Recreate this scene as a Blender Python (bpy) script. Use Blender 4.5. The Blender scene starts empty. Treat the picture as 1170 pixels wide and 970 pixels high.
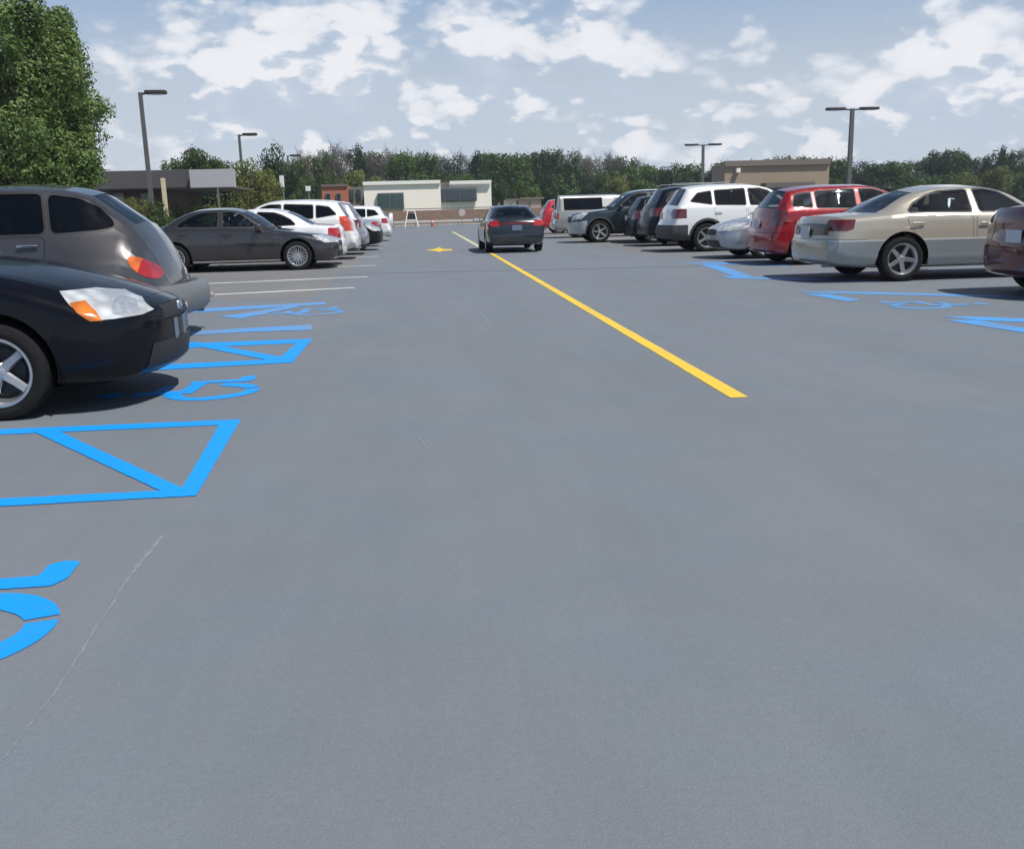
import bpy, bmesh, math, random
import numpy as np
from mathutils import Vector, Matrix
from math import radians as R, sin, cos, pi
random.seed(7)
D = bpy.data
SC = bpy.context.scene
COL = SC.collection

# ------------------------------------------------------------------ camera
F_PX, CX, CY = 1080.0, 585.0, 485.0
CAM_H = 1.2
VPX, VPY, ROLL = 482.0, 244.0, -0.026
_p1 = Vector((VPX-CX, CY-VPY, -F_PX)).normalized()
_p2 = Vector((VPX+1000-CX, CY-(VPY+ROLL*1000), -F_PX)).normalized()
_up = _p2.cross(_p1).normalized()
if _up.y < 0: _up = -_up
_rt = _p1.cross(_up).normalized()
M_WC = Matrix((_rt, _p1, _up))            # cam coords -> world coords
def ray(px, py):
    return (M_WC @ Vector((px-CX, CY-py, -F_PX))).normalized()
def gnd(px, py, z=0.0):                   # the ground point seen at a pixel of the photograph
    d = ray(px, py); t = (z-CAM_H)/d.z
    return Vector((d.x*t, d.y*t, z))
def at_depth(px, py, Y):
    d = ray(px, py); t = Y/d.y
    return Vector((d.x*t, Y, CAM_H+d.z*t))
cd = D.cameras.new('camera'); cam = D.objects.new('camera', cd); COL.objects.link(cam)
cam.matrix_world = Matrix.Translation((0, 0, CAM_H)) @ M_WC.to_4x4()
cd.sensor_fit = 'HORIZONTAL'; cd.sensor_width = 36; cd.lens = 36*F_PX/1170
cd.clip_start = 0.05; cd.clip_end = 5000
SC.camera = cam

# ------------------------------------------------------------------ objects
def tag(o, label=None, cat=None, group=None, kind=None):
    if label: o['label'] = label
    if cat: o['category'] = cat
    if group: o['group'] = group
    if kind: o['kind'] = kind
    return o
def empty(name, loc=(0, 0, 0), rz=0):
    o = D.objects.new(name, None); COL.objects.link(o)
    o.location = loc; o.rotation_euler = (0, 0, rz); o.empty_display_size = .2
    return o
def mesh_obj(name, bm, mats, parent=None, smooth=None):
    me = D.meshes.new(name); bm.to_mesh(me); bm.free()
    return _fin(name, me, mats, parent, smooth)
def _fin(name, me, mats, parent, smooth):
    for m in (mats if isinstance(mats, (list, tuple)) else [mats]): me.materials.append(m)
    if smooth is not None:
        me.polygons.foreach_set('use_smooth', [True]*len(me.polygons))
        me.set_sharp_from_angle(angle=R(smooth))
    o = D.objects.new(name, me); COL.objects.link(o)
    if parent: o.parent = parent
    return o
def pydata(name, vs, fs, mats, parent=None, smooth=None, mi=None):
    me = D.meshes.new(name); me.from_pydata(vs, [], fs)
    if mi is not None: me.polygons.foreach_set('material_index', mi)
    return _fin(name, me, mats, parent, smooth)
def bx(bm, c, s, bev=0, seg=2, mi=0, rot=None):
    r = bmesh.ops.create_cube(bm, size=1)
    vs = r['verts']
    for v in vs: v.co = Vector((v.co.x*s[0], v.co.y*s[1], v.co.z*s[2]))
    fs = set(f for v in vs for f in v.link_faces)
    if bev:
        es = set(e for v in vs for e in v.link_edges)
        q = bmesh.ops.bevel(bm, geom=list(es), offset=bev, segments=seg, affect='EDGES', profile=.5)
        vs = list(set(q['verts']) | set(v for v in vs if v.is_valid))
        fs = set(f for v in vs for f in v.link_faces)
    for f in fs: f.material_index = mi
    vs = set(v for f in fs for v in f.verts)
    for v in vs:
        if rot is not None: v.co = rot @ v.co
        v.co += Vector(c)
    return vs
def tube(bm, pts, rad, n=10, mi=0, cap=True):
    pts = [Vector(p) for p in pts]
    rads = rad if isinstance(rad, (list, tuple)) else [rad]*len(pts)
    rings = []
    for i, p in enumerate(pts):
        d = (pts[min(i+1, len(pts)-1)]-pts[max(i-1, 0)]).normalized()
        a = d.orthogonal().normalized() if i == 0 else (a-d*a.dot(d)).normalized()
        b = d.cross(a)
        rings.append([bm.verts.new(p+(a*cos(2*pi*k/n)+b*sin(2*pi*k/n))*rads[i]) for k in range(n)])
    for r0, r1 in zip(rings, rings[1:]):
        for k in range(n):
            bm.faces.new((r0[k], r0[(k+1) % n], r1[(k+1) % n], r1[k])).material_index = mi
    if cap:
        bm.faces.new(rings[0][::-1]).material_index = mi; bm.faces.new(rings[-1]).material_index = mi
def lathe(bm, prof, n=32, mi=0, closed=False):   # profile (y, r) turned about the Y axis
    rings = []
    for (y, r) in prof:
        rings.append([bm.verts.new((r*cos(2*pi*k/n), y, r*sin(2*pi*k/n))) for k in range(n)])
    prs = list(zip(rings, rings[1:]))
    if closed: prs.append((rings[-1], rings[0]))
    for r0, r1 in prs:
        for k in range(n):
            bm.faces.new((r0[k], r1[k], r1[(k+1) % n], r0[(k+1) % n])).material_index = mi

# ------------------------------------------------------------------ materials
def nmat(name):
    m = D.materials.new(name); m.use_nodes = True
    nt = m.node_tree; b = nt.nodes['Principled BSDF']
    return m, nt, b
def simple(name, col, rough=.5, metal=0, spec=.5, coat=0, noise=0, nscale=20, bump=0):
    m, nt, b = nmat(name)
    b.inputs['Base Color'].default_value = (*col, 1); b.inputs['Roughness'].default_value = rough
    b.inputs['Metallic'].default_value = metal; b.inputs['Specular IOR Level'].default_value = spec
    b.inputs['Coat Weight'].default_value = coat; b.inputs['Coat Roughness'].default_value = .04
    if noise or bump:
        tc = nt.nodes.new('ShaderNodeTexCoord'); n = nt.nodes.new('ShaderNodeTexNoise')
        n.inputs['Scale'].default_value = nscale; n.inputs['Detail'].default_value = 6
        nt.links.new(tc.outputs['Object'], n.inputs['Vector'])
        if noise:
            mr = nt.nodes.new('ShaderNodeMapRange'); mr.inputs['To Min'].default_value = 1-noise; mr.inputs['To Max'].default_value = 1+noise
            nt.links.new(n.outputs['Fac'], mr.inputs['Value'])
            mx = nt.nodes.new('ShaderNodeVectorMath'); mx.operation = 'SCALE'; mx.inputs[0].default_value = col
            nt.links.new(mr.outputs['Result'], mx.inputs['Scale']); nt.links.new(mx.outputs[0], b.inputs['Base Color'])
        if bump:
            bp = nt.nodes.new('ShaderNodeBump'); bp.inputs['Strength'].default_value = bump; bp.inputs['Distance'].default_value = .01
            nt.links.new(n.outputs['Fac'], bp.inputs['Height']); nt.links.new(bp.outputs[0], b.inputs['Normal'])
    return m
def paint(name, col, metal=.35, rough=.32):
    """car paint: flake base under clear coat, slight road dust low down, dark trim on the inside faces"""
    m, nt, b = nmat(name)
    L = nt.links.new; N = nt.nodes.new
    b.inputs['Metallic'].default_value = metal; b.inputs['Roughness'].default_value = rough
    b.inputs['Coat Weight'].default_value = .22 if sum(col) < .05 else 1; b.inputs['Specular IOR Level'].default_value = .16 if sum(col) < .05 else .5; b.inputs['Coat Roughness'].default_value = .03
    tc = N('ShaderNodeTexCoord'); sep = N('ShaderNodeSeparateXYZ'); L(tc.outputs['Object'], sep.inputs[0])
    nz = N('ShaderNodeTexNoise'); nz.inputs['Scale'].default_value = 6; nz.inputs['Detail'].default_value = 8; L(tc.outputs['Object'], nz.inputs['Vector'])
    mr = N('ShaderNodeMapRange'); mr.inputs['From Min'].default_value = .6; mr.inputs['From Max'].default_value = .15
    mr.inputs['To Min'].default_value = 0.0; mr.inputs['To Max'].default_value = .03 if sum(col) < .05 else .16; L(sep.outputs['Z'], mr.inputs['Value'])
    mu = N('ShaderNodeMath'); mu.operation = 'MULTIPLY'; L(mr.outputs[0], mu.inputs[0]); L(nz.outputs['Fac'], mu.inputs[1])
    mix = N('ShaderNodeMix'); mix.data_type = 'RGBA'; L(mu.outputs[0], mix.inputs['Factor'])
    mix.inputs['A'].default_value = (*col, 1); mix.inputs['B'].default_value = (.16, .15, .14, 1)
    g = N('ShaderNodeNewGeometry'); mix2 = N('ShaderNodeMix'); mix2.data_type = 'RGBA'
    L(g.outputs['Backfacing'], mix2.inputs['Factor']); L(mix.outputs['Result'], mix2.inputs['A']); mix2.inputs['B'].default_value = (.03, .03, .03, 1)
    L(mix2.outputs['Result'], b.inputs['Base Color'])
    ra = N('ShaderNodeMath'); ra.operation = 'MULTIPLY_ADD'; L(mu.outputs[0], ra.inputs[0]); ra.inputs[1].default_value = .6; ra.inputs[2].default_value = .02
    L(ra.outputs[0], b.inputs['Coat Roughness'])
    return m
def glassm(name, tint, rough=.0):
    m, nt, b = nmat(name); nt.nodes.remove(b)
    N = nt.nodes.new; L = nt.links.new
    out = nt.nodes['Material Output']
    tr = N('ShaderNodeBsdfTransparent'); tr.inputs[0].default_value = (*tint, 1)
    gl = N('ShaderNodeBsdfGlossy'); gl.inputs['Roughness'].default_value = .02; gl.inputs['Color'].default_value = (.9, .95, 1, 1)
    fr = N('ShaderNodeFresnel'); fr.inputs['IOR'].default_value = 1.52
    mx = N('ShaderNodeMixShader'); L(fr.outputs[0], mx.inputs[0]); L(tr.outputs[0], mx.inputs[1]); L(gl.outputs[0], mx.inputs[2]); L(mx.outputs[0], out.inputs[0])
    return m
def lens(name, col, rough=.08):
    m = simple(name, col, rough, 0, .6, 1)
    nt = m.node_tree; b = nt.nodes['Principled BSDF']
    tc = nt.nodes.new('ShaderNodeTexCoord'); w = nt.nodes.new('ShaderNodeTexVoronoi'); w.inputs['Scale'].default_value = 9
    nt.links.new(tc.outputs['Object'], w.inputs['Vector'])
    mr = nt.nodes.new('ShaderNodeMapRange'); mr.inputs['From Min'].default_value = .1; mr.inputs['From Max'].default_value = .7; nt.links.new(w.outputs['Distance'], mr.inputs['Value'])
    mx = nt.nodes.new('ShaderNodeMix'); mx.data_type = 'RGBA'; nt.links.new(mr.outputs[0], mx.inputs['Factor'])
    mx.inputs['A'].default_value = (*col, 1); mx.inputs['B'].default_value = (*[c*.55 for c in col], 1)
    nt.links.new(mx.outputs['Result'], b.inputs['Base Color'])
    return m
M = dict(
    black=simple('black_plastic', (.018, .018, .019), .55, noise=.3, nscale=9),
    under=simple('underbody', (.008, .008, .008), .95, spec=.1),
    clad=simple('grey_cladding', (.045, .047, .05), .6, noise=.25, nscale=7),
    rubber=simple('tyre_rubber', (.013, .013, .014), .85, spec=.2, noise=.3, nscale=12, bump=.3),
    alloy=simple('alloy', (.55, .56, .58), .28, .85, noise=.15, nscale=14),
    alloyd=simple('dark_alloy', (.32, .33, .34), .35, .8),
    brake=simple('brake', (.03, .03, .03), .6, .3),
    chrome=simple('chrome', (.75, .76, .78), .12, 1),
    trim=simple('cabin_trim', (.035, .034, .036), .8),
    seatd=simple('seat_cloth', (.05, .05, .055), .9),
    seatt=simple('seat_tan', (.22, .19, .16), .85),
    glass=glassm('window_glass', (.42, .47, .48)),
    privacy=glassm('privacy_glass', (.04, .045, .05)),
    wind=glassm('windscreen_glass', (.55, .6, .6)),
    head=lens('headlamp', (.62, .64, .66)), amber=lens('amber_lens', (.75, .2, .02)), amberr=lens('amber_red_lens', (.80, .16, .02)),
    red=lens('red_lens', (.5, .012, .012)), redd=lens('dark_red_lens', (.16, .007, .010)), garnish=simple('boot_garnish', (.05, .05, .048), .3, coat=.5), refl=simple('lamp_reflector', (.40, .43, .47), .25, .3, coat=1, noise=.5, nscale=30), strip=simple('satin_strip', (.62, .62, .60), .35, .3), lower=simple('lower_panel', (.30, .33, .345), .35, .4, coat=1), ored=lens('orange_red_lens', (.75, .07, .015)),
    clear=lens('clear_lens', (.55, .4, .4)),
    plate=simple('plate', (.55, .57, .6), .5, noise=.2, nscale=30),
    plated=simple('plate_dark', (.12, .16, .22), .5, noise=.4, nscale=30),
)
# ------------------------------------------------------------------ car bodies
# key: s from the nose, zb underside, w half width, zs shoulder, zt top, wt top half width, b plan bow, sharp
def herm(keys, step=.065):
    K = [k[:7] for k in keys]; sh = [len(k) > 7 and k[7] for k in keys]
    n = len(K); T = [0]
    for a, b in zip(K, K[1:]): T.append(T[-1]+max(.02, math.hypot(b[0]-a[0], (b[4]-a[4]), )))
    def slope(i, j): return [(K[j][c]-K[i][c])/(T[j]-T[i]) for c in range(7)]
    tin, tout = [], []
    for i in range(n):
        if i == 0: a = b = slope(0, 1)
        elif i == n-1: a = b = slope(n-2, n-1)
        else:
            s0, s1 = slope(i-1, i), slope(i, i+1)
            if sh[i]: a, b = s0, s1
            else:
                a = []
                for c in range(7):
                    if s0[c]*s1[c] <= 0: a.append(0)
                    else:
                        w0, w1 = T[i+1]-T[i], T[i]-T[i-1]
                        a.append((s0[c]*w0+s1[c]*w1)/(w0+w1))
                        lim = 3*min(abs(s0[c]), abs(s1[c])); a[-1] = max(-lim, min(lim, a[-1]))
                b = a
        tin.append(a); tout.append(b)
    out, idx = [], []
    for i in range(n-1):
        h = T[i+1]-T[i]; m = max(2, int(round(h/step)))
        idx.append(len(out))
        for q in range(m):
            t = q/m; h00 = 2*t**3-3*t*t+1; h10 = t**3-2*t*t+t; h01 = -2*t**3+3*t*t; h11 = t**3-t*t
            out.append([h00*K[i][c]+h10*h*tout[i][c]+h01*K[i+1][c]+h11*h*tin[i+1][c] for c in range(7)])
    idx.append(len(out)); out.append(list(K[-1]))
    return out, idx
SEG = [2, 2, 3, 5, 7, 7]
def section(st, W, soft):
    s, zb, w, zs, zt, wt, b = st
    h = zs-zb; c = min(.05, .35*(zt-zs)) if zt-zs > .01 else .003
    P = [(0, zb), (w-.14*min(1, w/.8), zb), (w-.03, zb+min(.09, .3*h)), (w, zb+.56*h), (w-.035, zs), (wt, zt-c), (0, zt)]
    rad = [0, .05, .08, .22, soft[0], soft[1], 0]
    P = [Vector((p[0], p[1])) for p in P]
    corners = []
    for i in range(1, 6):
        a, p, d = P[i-1], P[i], P[i+1]
        la, ld = (a-p).length, (d-p).length
        q0 = p+(a-p)*min(rad[i]/max(la, 1e-4), .45); q1 = p+(d-p)*min(rad[i]/max(ld, 1e-4), .45)
        corners.append((q0, q0*.25+p*.5+q1*.25, q1))
    pts = [P[0]]; marks = {}
    prev = P[0]
    for i in range(6):
        tgt = corners[i][0] if i < 5 else P[6]
        n = SEG[i]
        L = (tgt-prev).length
        for q in range(1, n):
            t = q/n
            if i == 5: t = (.035/max(L, .08))+(1-.035/max(L, .08))*(q-1)/(n-1)
            pts.append(prev.lerp(tgt, t))
            if i == 5 and q == 1: marks['glass'] = len(pts)-1
        if i < 5:
            marks['c%d' % (i+1)] = len(pts)+1
            pts += list(corners[i]); prev = corners[i][2]
        else: pts.append(P[6])
    return pts, marks
def loft(spec):
    L, W = spec['L'], spec['W']
    sts, idx = herm(spec['keys'])
    bm = bmesh.new(); pid = bm.faces.layers.int.new('pid')
    rows = []; marks = None
    for st in sts:
        pts, marks = section(st, W, spec.get('soft', (.05, .07)))
        row = []
        for p in pts:
            y = p.x; s = st[0]+st[6]*(min(1.15, y/W))**2.2
            z = p.y
            for (fs, fa, fz) in spec.get('flare', ()):
                y += fa*math.exp(-((s-fs)/.42)**2)*math.exp(-((z-fz)/.26)**2)*(1 if p.x > .5*W else 0)*min(1, max(0, (p.x-.5*W)/(.3*W)))
            row.append(bm.verts.new((L/2-s, y, z)))
        rows.append(row)
    n = len(rows[0]); g = marks['glass']
    k1, k2, k3, k4 = [idx[i] for i in spec['glasskeys']]
    kh = idx[spec.get('hoodkey', 2)]; kd = idx[spec.get('deckkey', len(idx)-3)]
    f5 = marks['c5']
    for i in range(len(rows)-1):
        for j in range(n-1):
            try: f = bm.faces.new((rows[i][j], rows[i+1][j], rows[i+1][j+1], rows[i][j+1]))
            except ValueError: continue
            p = 0
            if j < marks['c1'] and .3 < (rows[i][0].co.x*-1+L/2) < L-.3: p = 1                                   # underside
            elif j >= g and k1 <= i < k2: p = 2                         # windscreen
            elif j >= g and k3 <= i < k4: p = 3                         # rear window
            elif j >= f5 and kh <= i < k1: p = 4                        # hood
            elif j >= f5 and k4 <= i < kd: p = 5                        # boot lid
            f[pid] = p
    for row in (rows[0], rows[-1]):
        try:
            f = bm.faces.new(row if row is rows[0] else row[::-1]); f[pid] = 0
        except ValueError: pass
    bmesh.ops.recalc_face_normals(bm, faces=list(bm.faces))
    # outward check: the highest face must look up
    top = max(bm.faces, key=lambda f: f.calc_center_median().z)
    if top.normal.z < 0: bmesh.ops.reverse_faces(bm, faces=list(bm.faces))
    return bm, pid
def inside(poly, x, y):
    r = False; n = len(poly)
    for i in range(n):
        (x0, y0), (x1, y1) = poly[i], poly[(i+1) % n]
        if (y0 > y) != (y1 > y) and x < (x1-x0)*(y-y0)/(y1-y0)+x0: r = not r
    return r
def grow(poly, d):
    n = len(poly); area = sum(poly[i][0]*poly[(i+1) % n][1]-poly[(i+1) % n][0]*poly[i][1] for i in range(n))
    sg = 1 if area > 0 else -1; out = []
    for i in range(n):
        p0, p1, p2 = Vector(poly[i-1]), Vector(poly[i]), Vector(poly[(i+1) % n])
        e0, e1 = (p1-p0).normalized(), (p2-p1).normalized()
        n0, n1 = Vector((e0.y, -e0.x))*sg, Vector((e1.y, -e1.x))*sg
        m = (n0+n1); m = m.normalized()/max(.45, (m.length/2)) if m.length > .01 else n0
        q = p1+m*d; out.append((q.x, q.y))
    return out
def rounded(poly, r=.04, k=3):
    n = len(poly); out = []
    for i in range(n):
        a, p, d = Vector(poly[i-1]), Vector(poly[i]), Vector(poly[(i+1) % n])
        q0 = p+(a-p)*min(.45, r/(a-p).length); q1 = p+(d-p)*min(.45, r/(d-p).length)
        for t in range(k+1):
            t /= k; q = q0*(1-t)**2+p*2*t*(1-t)+q1*t*t; out.append((q.x, q.y))
    return out
def carve(bm, pid, poly, axes, test, new, only=(0,)):
    """cut the outline of poly (seen along the axis normal to axes) into the shell and give the faces inside it id new"""
    u, v = axes
    xs = [p[0] for p in poly]; ys = [p[1] for p in poly]; m = .01
    geom = []
    for f in bm.faces:
        if f[pid] not in only: continue
        if not test(f): continue
        us = [w.co.dot(u) for w in f.verts]; vs = [w.co.dot(v) for w in f.verts]
        if max(us) < min(xs)-m or min(us) > max(xs)+m or max(vs) < min(ys)-m or min(vs) > max(ys)+m: continue
        geom.append(f)
    if not geom: return []
    es = set(e for f in geom for e in f.edges); vs_ = set(w for f in geom for w in f.verts)
    g = list(geom)+list(es)+list(vs_)
    n = len(poly)
    for i in range(n):
        (x0, y0), (x1, y1) = poly[i], poly[(i+1) % n]
        dx, dy = x1-x0, y1-y0
        if math.hypot(dx, dy) < 1e-5: continue
        no = (u*dy - v*dx).normalized()
        r = bmesh.ops.bisect_plane(bm, geom=g, dist=1e-5, plane_co=u*x0+v*y0, plane_no=no)
        g = list(r['geom'])
    res = []
    for f in g:
        if isinstance(f, bmesh.types.BMFace) and f.is_valid:
            c = f.calc_center_median()
            if inside(poly, c.dot(u), c.dot(v)): f[pid] = new; res.append(f)
    return res
X, Y, Z = Vector((1, 0, 0)), Vector((0, 1, 0)), Vector((0, 0, 1))

def wheel_meshes(r, spokes, style, mats):
    """tyre, rim and brake drum meshes, outer face toward -Y"""
    wd = .105; rr = r*.70
    bm = bmesh.new()
    lathe(bm, [(wd*.9, rr), (wd, rr+.03), (wd*1.02, r-.05), (wd*.86, r-.012), (wd*.5, r), (-wd*.5, r), (-wd*.86, r-.012), (-wd*1.02, r-.05), (-wd, rr+.03), (-wd*.9, rr)], 40, closed=True)
    me_t = D.meshes.new('tyre'); bm.to_mesh(me_t); bm.free()
    bm = bmesh.new()
    lathe(bm, [(wd*.9, rr-.004), (-wd*.2, rr-.03), (-wd*.2, rr-.045), (-wd*.86, rr-.022), (-wd*.98, rr-.012), (-wd*.98, rr+.004), (-wd*.8, rr+.002)], 40)
    lathe(bm, [(-wd*.2, .055), (-wd*.62, .052), (-wd*.70, .035), (-wd*.70, .001)], 20)
    for k in range(spokes):
        a0 = 2*pi*k/spokes+.3
        if style == 'twin': segs = [(a0-.10, a0-.17), (a0+.10, a0+.17)]; wi, wo = .016, .014
        elif style == 'thin': segs = [(a0, a0)]; wi, wo = .014, .016
        else: segs = [(a0, a0)]; wi, wo = .036, .030
        for (ai, ao) in segs:
            pi_ = Vector((cos(ai)*.045, 0, sin(ai)*.045)); po = Vector((cos(ao)*(rr-.025), 0, sin(ao)*(rr-.025)))
            t = (po-pi_).normalized(); nrm = Vector((-t.z, 0, t.x))
            V = []
            for (p, w_, y0) in ((pi_, wi, -.64), (pi_.lerp(po, .55), wi*.85, -.72), (po, wo, -.86)):
                for (sx, dy) in ((-1, .016), (-.7, 0), (.7, 0), (1, .016)):
                    V.append(bm.verts.new(p+nrm*w_*sx+Vector((0, wd*y0+dy, 0))))
            for q in range(2):
                for c in range(3):
                    a = q*4+c; bm.faces.new((V[a], V[a+1], V[a+5], V[a+4]))
    bmesh.ops.recalc_face_normals(bm, faces=list(bm.faces))
    me_r = D.meshes.new('rim'); bm.to_mesh(me_r); bm.free()
    bm = bmesh.new(); lathe(bm, [(-.01, rr-.03), (-.02, .05), (-.02, .001)], 28)
    lathe(bm, [(-.03, rr*.72), (-.03, .06)], 28)
    me_b = D.meshes.new('wheel'); bm.to_mesh(me_b); bm.free()
    for me, m in ((me_t, mats[0]), (me_r, mats[1]), (me_b, mats[2])):
        me.materials.append(m); me.polygons.foreach_set('use_smooth', [True]*len(me.polygons)); me.set_sharp_from_angle(angle=R(38))
    return me_t, me_r, me_b
WH = {}
def get_wheel(r, spokes, style, dark):
    k = (r, spokes, style, dark)
    if k not in WH: WH[k] = wheel_meshes(r, spokes, style, (M['rubber'], M['alloyd'] if dark else M['alloy'], M['brake']))
    return WH[k]

def build_car(name, spec, pmat, label, cat, opt=None):
    """one car: nose along +X, origin on the ground at its centre"""
    o = dict(glass='glass', rglass='glass', tail='red', seat='seatd', plate=None, spokes=5, style='', dark=False, cladding=False, rails=False, head='head')
    o.update(spec.get('opt', {})); o.update(opt or {})
    L, W = spec['L'], spec['W']; h = L/2
    bm, pid = loft(spec)
    cx = lambda p: [(h-s, z) for s, z in p]
    side = lambda f: f.calc_center_median().y > .45*W and abs(f.normal.y) > .25
    anyf = lambda f: f.calc_center_median().y > .02
    parts = {}    # id -> (name, material, how, push)
    parts[0] = ('body', pmat, 'sym', 0); parts[1] = ('underbody', M['under'], 'sym', 0)
    parts[2] = ('windscreen', M['wind'], 'sym', -.004); parts[3] = ('rear_window', M[o['rglass'] if not o.get('clear_rear') else 'wind'], 'sym', -.004)
    parts[4] = ('hood', pmat, 'sym', .0015); parts[5] = (spec.get('rearlid', 'trunk_lid'), pmat, 'sym', .0015)
    nid = 10
    wz = spec['wr']; arches = spec['wheels']
    # windows with a dark seal all round
    for i, poly in enumerate(spec['windows']):
        p = rounded(cx(poly), spec.get('wround', .035))
        carve(bm, pid, grow(p, .022), (X, Z), side, 6)
        carve(bm, pid, p, (X, Z), side, nid, only=(6,))
        nm = spec.get('wnames', ['front_side_window', 'rear_side_window', 'quarter_window'])[i]
        parts[nid] = (nm, M[o['glass'] if i == 0 else o['rglass']], 'pair', -.004); nid += 1
    parts[6] = ('window_seal', M['black'] if not o.get('brightseal') else M['chrome'], 'pair', 0)
    # bumpers
    for nm, poly in (('front_bumper', spec['fbump']), ('rear_bumper', spec['rbump'])):
        m_ = M['clad'] if (o['cladding'] and nm == 'rear_bumper') else pmat
        allf = lambda f: True
        carve(bm, pid, grow(cx(poly), .006), (X, Z), allf, 7, only=(0, 4, 5))
        carve(bm, pid, cx(poly), (X, Z), allf, nid, only=(7,)); parts[nid] = (nm, m_, 'sym', 0); bump_id = nid
        if nm == 'front_bumper': fb = nid
        else: rb = nid
        nid += 1
    parts[7] = ('panel_gap', M['under'], 'sym', -.006)
    # lamps: outlines cut from the side and from the end
    for key, nm, m_ in (('headside', 'headlight', M[o['head']]), ('tailside', 'taillight', M[o['tail']])):
        for ax, poly in spec.get(key, ()):
            if ax == 's': carve(bm, pid, cx(poly), (X, Z), anyf if key == 'headside' else (lambda f: f.calc_center_median().y > spec.get('taily', .60)*W), nid, only=(0, 4, 5, fb, rb, 7))
            else:
                sg = 1 if key == 'headside' else -1
                carve(bm, pid, poly, (Y, Z), lambda f: f.normal.x*sg > .35 and f.calc_center_median().y > -.001, nid, only=(0, 4, 5, fb, rb, 7, nid))
        parts[nid] = (nm, m_, spec.get(key+'_how', 'pair'), .004); nid += 1
    for (nm, mk, axk, poly, parent_of) in spec.get('extra', ())+tuple(o.get('extra', ())):
        if nm == 'tail_indicator': carve(bm, pid, cx(poly), (X, Z), lambda f: True, nid, only=(nid-1 if parts[nid-1][0] == 'taillight' else nid-2,))
        elif axk == 's': carve(bm, pid, cx(poly), (X, Z), lambda f: f.calc_center_median().y > .3*W, nid, only=tuple(range(0, 40)))
        elif axk == 'f': carve(bm, pid, poly, (Y, Z), lambda f: f.normal.x > .3, nid, only=tuple(range(0, 40)))
        elif axk == 'r': carve(bm, pid, poly, (Y, Z), lambda f: f.normal.x < -.3, nid, only=tuple(range(0, 40)))
        parts[nid] = (nm, M[mk], 'sym' if axk in 'fr' and not nm.endswith('light') and nm != 'indicator' else 'pair', .005 if nm != 'grille' else -.004); nid += 1
    # cladding low on the flanks and round the arches
    if o['cladding']:
        carve(bm, pid, cx([(.3, .0), (L-.3, .0), (L-.3, o['cladding']), (.3, o['cladding'])]), (X, Z), side, 8); parts[8] = ('sill_cladding', M['clad'], 'pair', .004)
        for sw in arches:
            circ = [(h-sw+(wz+.12)*cos(2*pi*k/20), wz+.01+(wz+.12)*sin(2*pi*k/20)) for k in range(20)]
            carve(bm, pid, circ, (X, Z), side, 8, only=(0, fb, rb, 7))
    # doors (a dark gap, then the panel)
    door_ids = []
    for i, poly in enumerate(spec['doors']):
        p = rounded(cx(poly), .06)
        carve(bm, pid, grow(p, .0055), (X, Z), side, 9)
        carve(bm, pid, p, (X, Z), side, nid, only=(9,)); parts[nid] = (['front_door', 'rear_door'][i], pmat, 'pair', .001); door_ids.append(nid); nid += 1
    parts[9] = ('door_gap', M['under'], 'pair', -.006)
    # wheel arches
    ra = wz+spec.get('gap', .06)
    for sw in arches:
        circ = [(h-sw+ra*cos(2*pi*k/26), wz+.01+ra*sin(2*pi*k/26)) for k in range(26)]
        fs = carve(bm, pid, circ, (X, Z), lambda f: f.calc_center_median().y > W-.36, 99, only=tuple(range(0, 60)))
        bmesh.ops.delete(bm, geom=fs, context='FACES')
    root = empty(name); tag(root, label, cat)
    objs = {}
    bm.normal_update()
    bm.verts.ensure_lookup_table()
    vn = {v: v.normal.copy() for v in bm.verts}
    byid = {}
    for f in bm.faces: byid.setdefault(f[pid], []).append(f)
    def emit(fl, how, sgn, nm, mat, push, parent=root, sm=32):
        nb = bmesh.new(); mp = {}
        for sg in ((1, -1) if how == 'sym' else (sgn,)):
            for f in fl:
                vs = []
                for v in f.verts:
                    onax = abs(v.co.y) < 1e-5
                    k = (v, 0 if onax else sg)
                    if k not in mp:
                        c = v.co+vn[v]*push
                        if onax: c.y = 0
                        mp[k] = nb.verts.new((c.x, c.y*sg, c.z))
                    vs.append(mp[k])
                try: nb.faces.new(vs if sg > 0 else vs[::-1])
                except ValueError: pass
        return mesh_obj(nm, nb, mat, parent, smooth=sm)
    # panel gaps and underside stay inside the body mesh
    body_faces = []
    nb = bmesh.new(); mp = {}
    for k, mi in ((0, 0), (7, 1), (9, 1), (1, 1)):
        for f in byid.get(k, []):
            for sg in (1, -1):
                vs = []
                for v in f.verts:
                    onax = abs(v.co.y) < 1e-5; kk = (v, 0 if onax else sg)
                    if kk not in mp: mp[kk] = nb.verts.new((v.co.x, v.co.y*sg, v.co.z))
                    vs.append(mp[kk])
                try: nf = nb.faces.new(vs if sg > 0 else vs[::-1]); nf.material_index = mi
                except ValueError: pass
    # wheel wells
    for sw in arches:
        for sg in (1, -1):
            N_ = 20; y0, y1 = sg*(W-.35), sg*(W-.012); prev = None
            ce = (h-sw, wz+.01); ring0 = []
            for k in range(N_+1):
                a = -.25+(pi+.5)*k/N_
                p = (ce[0]+(ra+.006)*cos(a), ce[1]+(ra+.006)*sin(a))
                v0, v1 = nb.verts.new((p[0], y0, p[1])), nb.verts.new((p[0], y1-sg*.02, p[1]))
                ring0.append(v0)
                if prev:
                    f = nb.faces.new((prev[0], prev[1], v1, v0)); f.material_index = 1
                prev = (v0, v1)
            f = nb.faces.new(ring0); f.material_index = 1
    mesh_obj('body', nb, [pmat, M['under']], root, smooth=32)
    parts_obj = {}
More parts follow.
